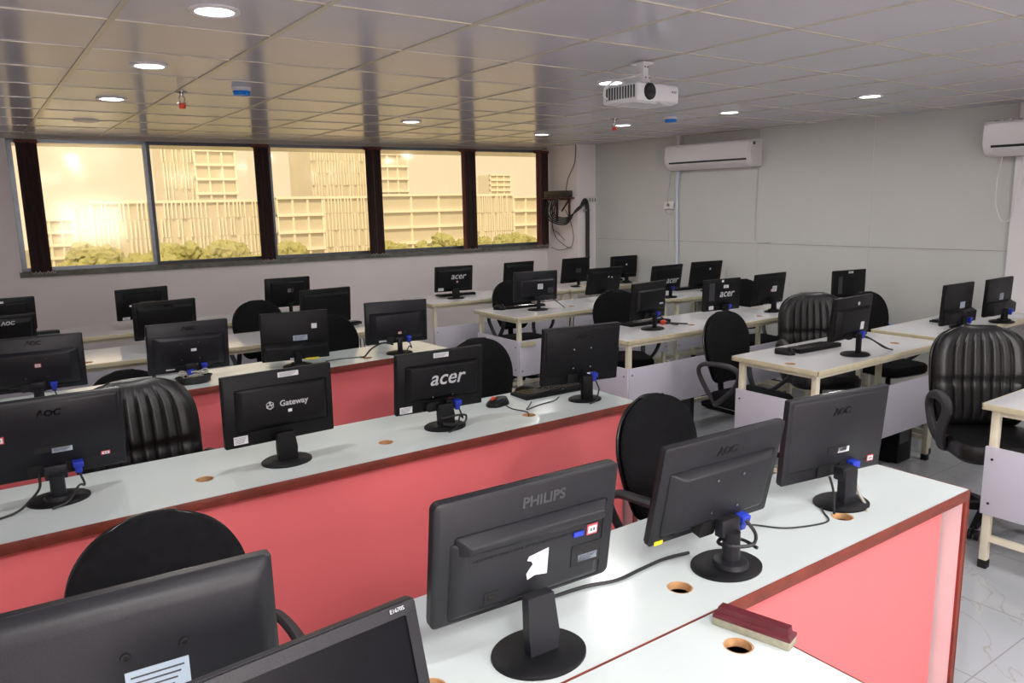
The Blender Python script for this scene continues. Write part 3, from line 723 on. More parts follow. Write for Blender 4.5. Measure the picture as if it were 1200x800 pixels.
# middle desk
monitor('black monitor at the left edge of the middle desk with two red-edged stickers', .16, 3.07, .220, -.4, 9.4, .468, .299, 'flat', 'round', .10, ('aoc', .0, .095),
        [(-.155, .02, .036, .026, PINK), (.0, -.04, .11, .022, 'dark'), (.03, -.048, .064, .018, 'silver'), (.165, -.09, .03, .014, PINK)], mt='brushed',
        cable=[drop(.468, .299, .22), ([(-.05, -.02, .10), (-.055, -.05, .06), (-.09, -.08, .03), (-.13, -.1, .008), (-.2, -.13, .005), (-.3, -.16, .005)], .0045, 'cable')])
monitor('black monitor with a cow-spot badge and white strip label on the middle desk', .945, 2.97, .225, 2.3, .8, .448, .286, 'inset', 'wide', .10, ('gateway', .03, .012),
        [(.04, .123, .085, .02, 'sticker'), (-.165, -.113, .055, .032, 'sticker'), (.03, -.02, .016, .012, 'sticker')], plug=False, mt='plastic2')
monitor('black monitor with large silver lowercase lettering on the middle desk', 1.69, 2.985, .211, -4.5, 6.4, .437, .284, 'inset', 'wide', .098, ('acer', .02, .02),
        [(.0, .122, .075, .022, 'sticker'), (-.17, -.118, .06, .03, 'sticker'), (.05, -.10, .02, .018, PINK), (-.045, -.115, .012, .03, 'silver')], mt='plastic2', screws=True,
        cable=[drop(.437, .284, .211, .024), ([(-.03, -.06, .05), (.05, -.08, .06), (.10, -.05, .04), (.06, -.09, .02), (-.03, -.08, .03), (.02, -.09, .015), (.08, -.07, .012)], .005, 'cable')])
monitor('black flat-backed monitor at the right end of the middle desk behind the keyboard', 2.505, 2.955, .229, -10.0, 6.6, .449, .302, 'flat', 'plate', .088, ('aoc', .0, .095),
        [(.06, -.105, .05, .014, 'sticker')], mt='plastic2', screws=True, cable=[drop(.449, .302, .229)])
# farthest red desk
monitor('black monitor with one small square sticker at the left edge of the farthest red desk', .22, 4.70, .213, -5.0, 6.7, .459, .295, 'bulge', 'round', .10, ('aoc', .0, .115),
        [(.01, .0, .03, .022, PINK), (-.10, -.115, .06, .014, 'sticker'), (-.04, -.113, .035, .014, 'sticker'), (.06, -.11, .07, .014, 'logomid')], mt='brushed', screws=True, cable=[drop(.459, .295, .213, .03)])
monitor('black bulged monitor above the coil of cables on the farthest red desk', 1.0, 4.76, .20, -1.3, 7.9, .457, .30, 'bulge', 'round', .10, ('aoc', .0, .115),
        [(.02, -.01, .03, .016, 'sticker'), (-.11, -.125, .05, .014, 'sticker'), (-.05, -.122, .03, .014, 'sticker'), (.10, -.12, .06, .014, 'logomid')], mt='brushed', screws=True, cable=[drop(.457, .30, .20, .03, 1, 'greycable')])
monitor('squarish black monitor with a deep lower step and yellow tape on the farthest red desk', 1.645, 4.76, .19, -10, 5.9, .425, .315, 'step', 'round', .095, None,
        [(.12, .06, .034, .032, 'sticker'), (.03, -.012, .09, .034, 'silver'), (-.02, -.137, .055, .018, 'sticker'), (.09, -.142, .09, .012, 'yellow')], mt='plastic2', plug=False)
monitor('black monitor at the right end of the farthest red desk with a blue plug', 2.345, 4.72, .213, -9, 2.7, .440, .291, 'bulge', 'slim', .092, None,
        [(.01, -.07, .026, .018, PINK), (-.10, -.125, .06, .016, 'sticker'), (-.05, -.123, .03, .014, 'sticker'), (.06, -.115, .06, .012, 'logomid')], mt='brushed', screws=True, cable=[drop(.44, .291, .213, .03)])
# long cream table behind
monitor('black monitor with pale lettering cut off at the left edge, second table from the window', .09, 5.95, .214, 9, 11.2, .450, .266, 'plain', 'slim', .09, ('aoclight', .06, .085), mt='plastic')
monitor('glossy-topped black monitor standing behind the coil of cables, second table from the window', 1.115, 5.96, .220, 10, 4.7, .445, .270, 'plain', 'slim', .09, ('aoc', .02, .10), [(-.14, -.115, .05, .012, 'sticker'), (.03, -.06, .10, .014, 'logomid')], mt='plastic')
monitor('plain black monitor at the right end of the second table from the window', 2.33, 5.95, .206, 2.6, 4.7, .435, .283, 'plain', 'slim', .09, None, [(-.04, -.10, .08, .014, 'logomid'), (.03, -.105, .02, .02, 'sticker')], mt='plastic2', cable=[drop(.435, .283, .206, .016)])
monitor('black monitor cut off at the left edge on the table nearest the window', .16, 7.15, .214, 3.1, 9.2, .450, .267, 'frame', 'slim', .09, None, [(.0, .105, .03, .016, 'sticker'), (-.03, -.06, .16, .012, 'logomid')], mt='plastic')
monitor('black monitor with a framed back under the second window pane from the left', 1.17, 7.15, .220, 14, 3.0, .438, .262, 'frame', 'slim', .09, None, [(-.15, -.115, .06, .022, 'sticker'), (-.11, -.01, .024, .014, 'sticker'), (.03, .012, .14, .01, 'logomid')], mt='plastic', plug=False)
monitor('black monitor with a centred square label behind the empty round-backed chair', 2.43, 7.15, .210, -.7, 7.4, .430, .280, 'frame', 'slim', .09, None, [(.02, .02, .06, .04, 'logomid'), (.01, .02, .03, .032, 'sticker')], mt='plastic', plug=False)
# right block, window row
monitor('small black monitor with silver lowercase lettering alone under the window', 4.25, 7.13, .208, -8, 6.7, .437, .273, 'plain', 'wide', .095, ('acer', .04, .03), [(-.16, -.105, .06, .03, 'sticker'), (.03, -.03, .02, .02, PINK)], mt='plastic2', plug=False)
monitor('plain black monitor under the window behind the chair at the corner table', 5.11, 7.12, .20, 2.2, 7.4, .419, .280, 'plain', 'slim', .09, None, mt='plastic2')
monitor('black monitor in front of the corner column below the black conduit', 5.93, 7.10, .191, 2.3, 8.9, .417, .297, 'plain', 'slim', .09, None, [(.03, -.0, .09, .05, 'logomid')], mt='plastic2', plug=False)
monitor('small black monitor against the right wall in the far corner', 6.63, 7.0, .196, -2.7, 3.8, .417, .268, 'plain', 'round', .09, ('dot', .02, .03), mt='plastic2', plug=False)
# second row
monitor('black monitor with a white square sticker on the table with the cream strip', 4.352, 5.795, .222, -10, 3.5, .457, .281, 'bulge', 'slim', .098, None, [(.03, .0, .055, .05, 'sticker'), (.14, -.04, .06, .05, 'logomid'), (.17, .01, .03, .024, 'silver')], mt='brushed', plug=False, cable=[([(.06, -.03, .1), (.14, -.04, .1), (.22, -.05, .05), (.26, -.09, .006)], .005, 'cable')])
monitor('forward-tilted black monitor with two pale dots behind the dark chair', 5.30, 5.88, .196, -.7, 13.2, .442, .276, 'plain', 'slim', .09, ('dots', .05, .045), mt='plastic2', plug=False)
monitor('black monitor with faint silver lowercase lettering below the drain pipe', 5.925, 5.61, .197, 0, 8.3, .440, .274, 'plain', 'slim', .09, ('acer', .06, -.02), mt='plastic2')
monitor('tall black monitor with one round badge near the right wall', 6.66, 5.72, .186, -6.7, 9.4, .440, .277, 'plain', 'slim', .09, ('dot', .03, .06), mt='plastic2', plug=False)
# third row
monitor('black monitor with a blue plug beside a tangle of cables with a red plug', 4.34, 4.29, .225, 7.2, 3.3, .418, .290, 'inset', 'slim', .10, None, [(.12, -.03, .05, .012, 'silver')], mt='plastic2', cable=[([(.06, -.04, .1), (.12, -.05, .07), (.2, -.07, .02), (.28, -.07, .006)], .005, 'cable')])
monitor('black monitor with silver lowercase lettering and grey strip behind the loop-arm chair', 5.25, 4.325, .191, -6.3, 2, .417, .270, 'flat', 'round', .09, ('acer', .04, .01), [(.03, .07, .055, .026, 'sticker'), (-.13, .03, .06, .15, 'logomid'), (-.13, -.105, .05, .03, 'sticker'), (-.01, .118, .022, .02, 'sticker')], mt='plastic2')
monitor('black monitor with a torn white sticker beside the ribbed chair', 5.80, 4.25, .205, 0, 6.4, .425, .270, 'plain', 'round', .075, None, [(.04, .0, .06, .05, 'sticker'), (.0, -.012, .02, .024, PINK)], mt='plastic2', plug=False)
monitor('black monitor with a tall grey strip at the right wall behind the ribbed chair', 6.74, 4.06, .175, -10, 0, .42, .29, 'flat', 'slim', .09, None, [(.0, .125, .06, .02, 'sticker'), (-.13, .01, .05, .16, 'logomid'), (-.12, -.12, .045, .024, 'sticker')], mt='plastic2', plug=False)
# nearest right tables
monitor('black monitor with a small white mark on the aisle table with the keyboard', 4.57, 2.72, .235, 1.8, 5.5, .440, .275, 'bulge', 'slim', .10, ('dot', .05, .09), [(.075, -.05, .04, .05, 'sticker')], mt='plastic2', cable=[([(.06, -.03, .11), (.13, -.06, .09), (.22, -.1, .03), (.3, -.12, .006)], .005, 'cable'), ([(.04, -.03, .09), (.16, .0, .1), (.24, -.05, .05), (.3, -.1, .006)], .004, 'cable')])
monitor('left of the two stepped black monitors on the raised right table', 6.01, 2.74, .175, -1, 2.5, .420, .305, 'step', 'round', .09, None, [(.06, -.02, .07, .06, 'silver')], mt='plastic2', dz=.868)
monitor('right of the two stepped black monitors on the raised right table, at the photo edge', 6.487, 2.66, .195, 0, 2, .418, .29, 'step', 'round', .10, None, [(.03, .0, .06, .05, 'silver')], mt='plastic2', dz=.868)
# foreground
monitor('big grey-black monitor seen from behind at the lower left corner with a white label', .118, 1.24, .275, -3.6, -2.5, .480, .305, 'smooth', 'wide', .11, None, [(.048, -.002, .092, .058, 'silver')], mt='greyplastic', plug=False, screws='top')
F2 = monitor('black monitor showing its dark screen, at the bottom edge in the foreground', .33, 1.01, .245, 184.9, 15.8, .39, .262, 'plain', 'wide', .10, None, mt='greyplastic', plug=False, front=True)
PTf = T(0, 0, .245) @ RX(math.radians(15.8))
m = MB(); text_bm(m, 'E1670S', .009, PTf @ T(-.158, .0305, .1215) @ RZ(PI) @ RX(PI / 2)); m.build('model_lettering', 'logo', F2)
F2['group'] = 'black computer monitors'

# ------------------------------------------------------------------ keyboards, mice, cables and small things
def keyboard(x, y, rz, label, dz=DESK, w=.43):
    r = thing('keyboard', label, 'keyboard', (x, y, dz), math.radians(rz), 'black keyboards')
    m = MB(); m.rings([[(-w / 2, -.075, 0), (w / 2, -.075, 0), (w / 2, .075, 0), (-w / 2, .075, 0)], [(-w / 2, -.075, .024), (w / 2, -.075, .024), (w / 2, .075, .014), (-w / 2, .075, .014)]]); m.build('case', 'plastic', r)
    m = MB()
    for j in range(6):
        for i in range(20):
            if (i + j) % 13 == 11: continue
            m.box((-w / 2 + .018 + i * (w - .036) / 19, -.058 + j * .0225, .0235 - j * .0016), (.017, .018, .009), bevel=.002, seg=1)
    m.build('keys', 'gloss', r)
    return r
K = keyboard(2.47, 3.165, -1, 'black keyboard behind the right monitor of the middle desk')
keyboard(4.40, 7.36, -6, 'black keyboard behind the lettered monitor under the window')
keyboard(4.36, 6.03, -6, 'black keyboard behind the monitor with the white square sticker')
keyboard(4.50, 4.50, -3, 'black keyboard behind the monitor beside the red plug')
keyboard(4.55, 2.99, -3, 'black keyboard on the nearest aisle table in front of the ribbed chair')
keyboard(6.30, 2.92, 2, 'black keyboard between the two stepped monitors', .868, .40)
keyboard(6.62, 5.98, -4, 'black keyboard beside the tall monitor near the right wall')
keyboard(2.50, 6.18, 0, 'black keyboard at the right end of the second table from the window', DESK, .40)
keyboard(6.60, 7.28, -4, 'black keyboard behind the small monitor in the far corner', DESK, .38)
keyboard(.35, 7.48, 0, 'dark keyboard end showing at the left on the window-side table', DESK, .40)
def mouse(x, y, rz, label, red=False):
    r = thing('computer_mouse', label, 'mouse', (x, y, DESK), math.radians(rz), 'black mice')
    m = MB(); R = []
    for k in range(9):
        t = k / 8; yy = -.055 + .11 * t; wv = .032 * math.sqrt(max(.02, 1 - (2 * t - 1) ** 4)); hh = .036 * math.sqrt(max(.03, 1 - (1.7 * t - .95) ** 2 * .85))
        R.append([(wv * math.cos(a), yy, hh * max(0, math.sin(a))) for a in [PI * i / 10 for i in range(11)]])
    m.rings(R); m.build('shell', 'plastic', r); r.scale = (1.25, 1.25, 1.2)
    m = MB(); m.cyl((-.005, -.026, .029), (.005, -.026, .029), .012, seg=14); w = m.build('wheel', 'redplastic' if red else 'dark', r)
    if red: w['label'] = 'red scroll wheel'
    return r
mouse(2.09, 3.12, -75, 'black mouse with a red wheel on the middle desk', True)
mouse(4.09, 6.03, 20, 'black mouse at the left end of the table with the cream strip')
mouse(4.26, 2.99, 10, 'black mouse beside the keyboard on the nearest aisle table')
def cable(label, pts, r=.004, m_='cable', name='desk_cable'):
    m = MB(); m.tube([(a, b, DESK + (c if c else 0) + r) for a, b, c in pts], r, 8)
    return tag(m.build(name, m_), label, 'cable')
cable('thick black power cable lying on the nearest desk between the two left monitors', [(1.10, 1.44, .0), (1.22, 1.43, 0), (1.31, 1.405, 0), (1.40, 1.41, 0), (1.50, 1.415, 0), (1.585, 1.40, 0)], .0048)
cable('thin black wire curving across the nearest desk towards the right monitor', [(1.86, 1.45, 0), (1.90, 1.40, 0), (1.945, 1.34, 0), (2.03, 1.30, 0), (2.10, 1.29, 0), (2.14, 1.33, 0), (2.17, 1.36, 0)], .0028)
cable('black mouse and keyboard leads running into a hole of the middle desk', [(2.11, 3.07, 0), (2.10, 3.0, 0), (2.12, 2.93, 0), (2.11, 2.885, .0), (2.105, 2.875, -.04)], .0028)
cable('black lead looping from the keyboard on the middle desk', [(2.25, 3.05, 0), (2.20, 3.0, 0), (2.15, 2.95, 0), (2.25, 2.98, 0), (2.36, 3.0, 0), (2.42, 3.04, 0)], .0028)
m = MB()
for k in range(5): m.tube([(.99 + (.075 + .006 * k) * math.cos(a), 4.655 + (.034 + .002 * k) * math.sin(a), DESK + .006 + .009 * k) for a in [2 * PI * i / 14 for i in range(15)]], .006, 6)
co = tag(m.build('cable_coil', 'cable'), 'coil of black and grey cables with blue plugs on the farthest red desk', 'cable')
m = MB()
for k in range(3): m.tube([(.99 + (.06 + .01 * k) * math.cos(a + k), 4.655 + .034 * math.sin(a + k), DESK + .05 + .008 * k + .01 * math.sin(3 * a)) for a in [2 * PI * i / 12 for i in range(12)]], .005, 6)
m.build('grey_strands', 'greycable', co)
m = MB(); m.box((.97, 4.63, DESK + .075), (.045, .02, .028), bevel=.003, rot=RZ(.5)); m.build('plug', 'blue', co)
cable('black cables bending off the farthest red desk at its right end', [(2.30, 4.70, .06), (2.22, 4.69, .08), (2.14, 4.70, .05), (2.09, 4.71, 0), (2.06, 4.72, 0)], .006)
cable('thin black lead on the farthest red desk right of the stepped monitor', [(1.83, 4.75, 0), (1.92, 4.76, 0), (2.0, 4.745, 0), (2.09, 4.73, 0)], .003)
m = MB(); m.tube([(4.52, 4.30, DESK + .03), (4.60, 4.27, DESK + .02), (4.72, 4.24, DESK + .006), (4.66, 4.32, DESK + .006), (4.58, 4.36, DESK + .006)], .005, 6)
rp = tag(m.build('desk_cable', 'cable'), 'tangled cable with a red plug on the third table from the window', 'cable')
m = MB(); m.box((4.58, 4.37, DESK + .018), (.06, .035, .03), bevel=.005, rot=RZ(.4)); m.build('plug', 'redplastic', rp)
cable('black leads in a small loop at the right end of the second left table', [(2.56, 6.05, 0), (2.62, 6.02, .01), (2.66, 6.06, .01), (2.60, 6.12, 0), (2.55, 6.08, 0)], .005)
m = MB(); m.box((5.97, 7.0, DESK + .009), (.12, .07, .018), bevel=.004); tag(m.build('packet', 'creamedge'), 'small pale packet beside the monitor below the black conduit', 'packet')
# cables hanging under tables
m = MB()
for k in range(3): m.tube([(2.62 + .03 * k, 5.98, DESK - .03), (2.63 + .04 * k, 6.0, .6), (2.60 + .06 * k, 6.02, .35), (2.66 + .03 * k, 6.0, .004)], .005, 6)
tag(m.build('hanging_leads', 'cable'), 'black leads hanging below the right end of the second left table', 'cable')
m = MB()
for k in range(2): m.tube([(4.75 + .04 * k, 5.76, DESK - .03), (4.74 + .05 * k, 5.78, .55), (4.78 + .04 * k, 5.8, .004)], .005, 6)
tag(m.build('hanging_leads', 'cable'), 'black leads hanging below the table with the cream strip', 'cable')
m = MB()
for k in range(2): m.tube([(5.50 + .04 * k, 5.0 + .6, DESK - .05), (5.49 + .06 * k, 5.62, .6), (5.55 + .04 * k, 5.62, .35), (5.53, 5.62, .004)], .005, 6)
tag(m.build('hanging_leads', 'cable'), 'black leads hanging behind the long table with the red plug', 'cable')

# duster
du = thing('board_duster', 'dark red wooden board duster lying on the corner of the foreground desk', 'duster', (1.392, 1.028, DESK), math.radians(-75))
m = MB(); m.box((0, 0, .010), (.185, .046, .020), bevel=.003); m.build('felt_pad', 'felt', du)
m = MB(); m.rings([[(-.0925, -.022, .020), (.0925, -.022, .020), (.0925, .022, .020), (-.0925, .022, .020)], [(-.0925, -.022, .028), (.0925, -.022, .028), (.0925, .022, .028), (-.0925, .022, .028)], [(-.085, -.014, .032), (.085, -.014, .032), (.085, .014, .032), (-.085, .014, .032)], [(-.083, -.013, .046), (.083, -.013, .046), (.083, .013, .046), (-.083, .013, .046)]]); m.build('wooden_grip', 'dusterwood', du, 20)

# CPU towers in the dark under the tables
def tower(x, y, label, rz=0.):
    r = thing('computer_tower', label, 'computer', (x, y, .0), rz, 'computer towers under the tables')
    m = MB(); m.box((0, 0, .20), (.18, .42, .38), bevel=.006); m.build('case', 'plastic', r)
    m = MB(); m.box((0, .214, .21), (.17, .012, .36), bevel=.004); m.build('front_fascia', 'gloss', r)
    m = MB(); m.box((-.02, -.2115, .25), (.12, .004, .2)); m.build('rear_plate', 'logomid', r)
    for sx in (-.07, .07): m = MB(); m.box((sx, 0, .006), (.03, .3, .012)); m.build('foot', 'dark', r)
tower(4.78, 2.86, 'black computer tower under the nearest aisle table'); tower(5.2, 2.86, 'black computer tower under the right end of the nearest aisle table')
tower(4.60, 4.33, 'black computer tower on the floor left under the long table with the red plug'); tower(5.35, 4.33, 'black computer tower on the floor right under the long table with the red plug')

# ------------------------------------------------------------------ chairs
def backrest_mesh(w, h, th, top_n, bot, ribs=0, v0=.55, wide=.62):
    m = MB(); R = []; NV = 44; K = 110 if ribs else 44
    for j in range(NV + 1):
        v = .5 - .5 * math.cos(PI * j / NV)
        hw = w / 2 * (bot + (1 - bot) * math.sin(min(1, v / wide) * PI / 2))
        if v > v0: hw *= max(0.05, (1 - ((v - v0) / (1 - v0)) ** top_n)) ** (1 / top_n)
        if v < .10: hw *= .72 + .28 * math.sqrt(max(0, 1 - ((.10 - v) / .10) ** 2))
        vr = math.sqrt(max(.004, 1 - abs(2 * v - 1) ** 7))
        z = v * h; lean = .14 * z * .9 + .10 * (v - .4) ** 2 * h
        ring = []
        for i in range(K + 1):
            u = -1 + 2 * i / K; uu = math.sin(u * PI / 2) if not ribs else .6 * u + .4 * math.sin(u * PI / 2)
            f = -th * .5 * math.sqrt(max(.0, 1 - abs(uu) ** 5)) * vr
            if ribs:
                f += .010 * math.exp(-((v - .46) / .03) ** 2)
                if .06 < v < .95:
                    fade = min(1, (.95 - v) / .14) * min(1, max(0, v - .06) / .08)
                    for q in range(ribs + 1):
                        f += .0085 * fade * math.exp(-((uu - (-.60 + 1.2 * q / ribs)) / .022) ** 2)
                    f -= .010 * fade * math.exp(-((abs(uu) - .80) / .14) ** 2)
            f += .02 * uu * uu * -1
            ring.append((hw * uu, lean + f, z))
        for i in range(K - 1, 0, -1):
            u = -1 + 2 * i / K; uu = math.sin(u * PI / 2)
            f = th * .32 * math.sqrt(max(0., 1 - abs(uu) ** 5)) * vr - .02 * uu * uu
            ring.append((hw * uu, lean + f, z))
        R.append(ring)
    m.rings(R)
    return m
def chair_base(r, gas=.36):
    m = MB(); m.lathe([(0, .09), (.032, .09), (.032, .22), (.02, .225), (.02, gas + .06), (0, gas + .06)], 20); m.build('gas_column', 'plastic2', r)
    m = MB(); m.box((0, 0, gas + .055), (.2, .2, .03), bevel=.006); m.build('tilt_plate', 'plastic2', r)
    for k in range(5):
        a = 2 * PI * k / 5 + .3; c, s = math.cos(a), math.sin(a)
        m = MB(); R = []
        for t, wv, z0, z1 in ((.02, .034, .085, .125), (.15, .028, .075, .11), (.29, .02, .062, .085)):
            R.append([(c * t - s * q, s * t + c * q, z) for q, z in ((-wv, z0), (wv, z0), (wv * .7, z1), (-wv * .7, z1))])
        m.rings(R); lg = m.build('base_leg', 'plastic2', r)
        m = MB(); x, y = c * .285, s * .285
        for q in (-.016, .016): m.cyl((x - s * (q - .009), y + c * (q - .009), .028), (x - s * (q + .009), y + c * (q + .009), .028), .028, seg=16)
        m.cyl((x, y, .03), (x, y, .075), .008, seg=8); m.build('castor', 'dark', lg)
def fabric_chair(label, loc, rz, loop=True):
    r = thing('office_chair', label, 'chair', loc, rz, 'black office chairs')
    m = MB(); m.rings([[(a, b, z) for a, b in rrect(.46 * k, .45 * k, .09)] for z, k in ((.43, .93), (.45, 1), (.485, 1), (.505, .95), (.512, .8))]); m.build('seat', 'fabric', r)
    m = MB(); m.rings([[(a, b, z) for a, b in rrect(.44 * k, .43 * k, .08)] for z, k in ((.418, .9), (.432, 1.0))]); m.build('seat_shell', 'shell', r)
    m = backrest_mesh(.45, .50, .06, 2.3, .62); m.transform(T(0, .20, .56)); m.build('backrest', 'fabric', r)
    m = backrest_mesh(.452, .498, .045, 2.3, .62); m.transform(T(0, .230, .558)); m.build('back_shell', 'shell', r)
    m = MB(); m.tube([(0, .08, .41), (0, .22, .415), (0, .275, .50), (0, .27, .68)], .03, 10, flat=.35); m.build('back_bracket', 'plastic2', r)
    for s in (-1, 1):
        m = MB(); m.tube([(s * .20, .12, .435), (s * .25, .10, .45), (s * .275, .02, .50), (s * .285, -.10, .61), (s * .285, -.13, .70), (s * .285, -.06, .74), (s * .285, .08, .74), (s * .275, .2, .72), (s * .265, .245, .66), (s * .235, .20, .54), (s * .22, .13, .45)], .020, 10, flat=.75); m.build('armrest', 'armgrey', r)
    chair_base(r)
    return r
def leather_chair(label, loc, rz):
    r = thing('office_chair', label, 'chair', loc, rz, 'ribbed black leather office chairs')
    m = MB(); m.rings([[(a, b, z) for a, b in rrect(.50 * k, .48 * k, .09)] for z, k in ((.42, .93), (.44, 1), (.49, 1), (.52, .95), (.53, .8))]); m.build('seat', 'leather', r)
    m = backrest_mesh(.53, .58, .085, 2.8, .86, 6, .58, .5); m.transform(T(0, .19, .52)); m.build('backrest', 'leather', r, 60)
    m = backrest_mesh(.535, .575, .04, 2.8, .86, 0, .58, .5); m.transform(T(0, .237, .517)); m.build('back_shell', 'shell', r, 60)
    m = MB(); m.tube([(0, .08, .41), (0, .22, .415), (0, .28, .50), (0, .275, .64)], .032, 10, flat=.35); m.build('back_bracket', 'plastic2', r)
    for s in (-1, 1):
        m = MB(); m.tube([(s * .20, .06, .43), (s * .26, .03, .45), (s * .28, .0, .56), (s * .28, -.05, .67), (s * .28, -.02, .72), (s * .275, .08, .73), (s * .275, .18, .70), (s * .27, .2, .62), (s * .265, .12, .5), (s * .22, .05, .43)], .029, 10, flat=.8); m.build('armrest', 'armgrey', r)
    chair_base(r)
    return r
GF = 'black office chairs'
D_ = math.radians
fc = fabric_chair('round-topped black fabric chair tucked behind the lower left monitor', (.34, 1.98 - .24, 0), D_(-3))
# backs are about .25 behind the chair centre
def fch(x, y, rz, label):
    a = D_(rz); return dup(fc, (x + math.sin(a) * .25, y - math.cos(a) * .25, 0), a, label, GF)
fc.location = (.30, 1.85, 0)
fch(2.42, 3.80, 2, 'black fabric chair behind the monitor with large silver lettering')
fch(2.235, 2.17, 2, 'turned black fabric chair behind the forward-tilted monitor of the nearest desk')
fch(2.0, 6.72, 0, 'black round-backed chair between the two left tables nearest the window')
fch(2.12, 5.42, -12, 'black fabric chair behind the squarish monitor with yellow tape')
lowc = fch(.74, 5.46, 8, 'low black chair seen under the second left table from the window'); lowc.scale = (1, 1, .78)
fch(4.57, 6.52, -8, 'black fabric chair in front of the window tucked at the table with the cream strip')
fch(4.74, 5.10, -28, 'dark fabric chair left of the monitor with the red plug')
fch(4.36, 3.56, -2, 'black fabric chair with a loop armrest standing in the aisle gap')
fch(6.28, 4.92, -14, 'black fabric chair partly behind the monitor with the grey strip and silver lettering')
fch(6.12, 3.52, -10, 'black fabric chair at right behind the monitor with the small white mark')
lc = leather_chair('ribbed black leather chair at the middle desk right of the left-edge monitor', (.56, 3.50, 0), D_(6))
GL = 'ribbed black leather office chairs'
def lch(x, y, rz, label):
    a = D_(rz); return dup(lc, (x + math.sin(a) * .25, y - math.cos(a) * .25, 0), a, label, GL)
lch(5.47, 3.60, -38, 'ribbed black leather chair at the nearest aisle table')
lch(4.73, 2.02, -42, 'large ribbed leather chair at the right edge behind the corner table')

# ------------------------------------------------------------------ outside the window
KX = 2.0                                       # distances below were taken at 80 m, everything stands twice as far
def finblock(name, label, x0, x1, z0, z1, y0, y1, dx, ay=0., vertical=True, floors=5, group='office buildings outside'):
    q = y0 / 80
    r = thing(name, label, 'building', (x0 * KX * q, y0 * KX, -14), ay, group)
    W = (x1 - x0) * KX * q; H0 = 14 + (z1 - CAMZ) * KX * q + CAMZ; D = (y1 - y0) * KX
    m = MB(); m.box((W / 2, D / 2, H0 / 2), (W, D, H0)); m.build('body', 'bld', r)
    m = MB(); hz = H0 - 1.0
    m.box((W / 2, -.05, H0 / 2), (W - .6, .2, H0 - 1)); m.build('glazing', 'bldglass', r)
    m = MB()
    if vertical:
        n = int(W / dx)
        for i in range(n + 1):
            x = W * i / n; k = random.random()
            nf = floors
            for f in range(nf):
                za = H0 * f / nf; 
                if random.random() < .82: m.box((x + random.uniform(-.15, .15) * dx, -.4, za + H0 / nf / 2), (dx * .34, .8, H0 / nf * .96))
        m.box((W / 2, -.3, H0 - .25), (W, .8, .5))
    else:
        for f in range(floors + 1): m.box((W / 2, -.4, H0 * f / floors), (W + .4, 1.0, .55))
        for i in range(4): m.box((W * i / 3, -.3, H0 / 2), (.4, .7, H0))
    m.build('fins' if vertical else 'slab_bands', 'fin', r)
    return r
finblock('office_building', 'long low building with vertical fins behind the two left panes', 9.6, 26.3, 0, 2.75, 80, 90, .75, 0, True, 5)
finblock('office_tower', 'finned left side of the pale tower in the second pane', 16.0, 18.8, 0, 12.5, 94, 99, .7, 0, True, 14)
finblock('office_tower', 'banded right side of the pale tower in the second pane', 18.9, 22.7, 0, 13, 94, 102, 1.2, 0, False, 13)
finblock('office_building', 'pale banded building end at the left of the middle pane', 26.6, 31.5, 0, 2.85, 80, 88, 1.4, 0, False, 5)
finblock('office_tower', 'tall finned tower in the middle pane', 30.6, 37.9, 0, 13, 96, 104, .75, 0, True, 14)
finblock('office_building', 'low finned building in front of the tall tower in the middle pane', 31.7, 38.2, 0, 2.95, 80, 88, .75, 0, True, 5)
finblock('office_tower', 'banded tower side at the left of the fourth pane', 38.1, 41.9, 0, 13, 96, 104, 1.0, 0, False, 13)
finblock('office_building', 'low banded building in the fourth pane', 38.5, 49.4, 0, 3.0, 80, 88, 1.4, 0, False, 5)
finblock('office_building', 'low finned building in the rightmost pane', 50.5, 56.4, 0, 3.0, 80, 88, .65, 0, True, 4)
finblock('office_building', 'low banded building at the right end of the rightmost pane', 56.6, 62, 0, 2.6, 80, 86, 1.4, 0, False, 5)
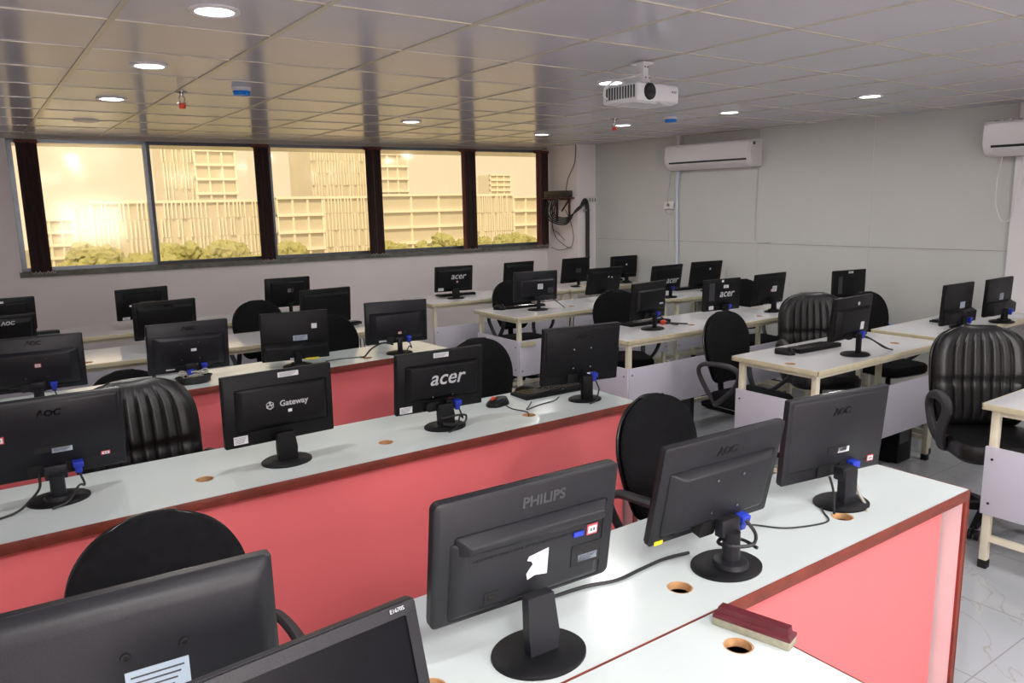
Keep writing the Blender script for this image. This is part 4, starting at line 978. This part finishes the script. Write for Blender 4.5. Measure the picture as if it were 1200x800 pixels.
finblock('office_tower', 'small distant tower in the rightmost pane', 53.2, 56.2, 0, 5.3, 120, 124, 1.2, 0, False, 14)
finblock('office_building', 'distant pale block at the far left of the leftmost pane', 5.2, 8.0, 0, 1.2, 100, 105, 1.2, 0, False, 5)
finblock('office_building', 'distant pale block beside the trees in the leftmost pane', 8.2, 10.8, 0, 2.4, 112, 116, 1.2, 0, True, 5)
m = MB(); m.box((60, 200, -14.2), (700, 380, .4)); tag(m.build('ground', 'ground'), 'dusty ground outside the building', 'ground')['kind'] = 'structure'
def tree(x, y, rr, h, label):
    r = thing('tree', label, 'tree', (x, y, -14), 0, 'trees outside the window')
    m = MB(); m.cyl((0, 0, 0), (0, 0, h * .6), .5, .3, 10); m.build('trunk', 'trunk', r)
    m = MB()
    for k in range(46):
        a = random.uniform(0, 2 * PI); q = rr * random.uniform(0, .85)
        c = Vector((q * math.cos(a), q * math.sin(a) * .7, h * .62 + random.uniform(-.3, .55) * rr * (1 - .5 * q / rr)))
        s = rr * random.uniform(.14, .30)
        g = bmesh.ops.create_icosphere(m.bm, subdivisions=3, radius=s)
        for v in g['verts']: v.co = v.co * (1 + random.uniform(-.22, .22)) + c
    m.build('foliage', 'leaf', r, 30)
for x, y, rr, h, l in ((14, 120, 5.5, 12.5, 'green tree at the far left below the leftmost pane'), (19, 110, 5, 11, 'dense green tree left of centre in the leftmost pane'), (24.5, 125, 6, 12.2, 'wide green tree at the right of the leftmost pane'),
                    (10.5, 100, 4, 10.5, 'low green tree beside the left blind'), (31, 118, 5.5, 11.5, 'green tree at the left of the second pane'), (35.2, 134, 4.6, 12, 'green tree in the middle of the second pane'), (42.5, 124, 5.0, 11.6, 'green tree at the right of the second pane'),
                    (64, 130, 4, 10.6, 'small green tree at the left of the fourth pane'), (76, 132, 5, 10.8, 'small green tree at the right of the fourth pane'), (85.5, 134, 4.0, 11, 'green tree at the left of the rightmost pane'), (95, 134, 4.6, 10.6, 'green tree at the right of the rightmost pane')):
    tree(x, y, rr, h, l)
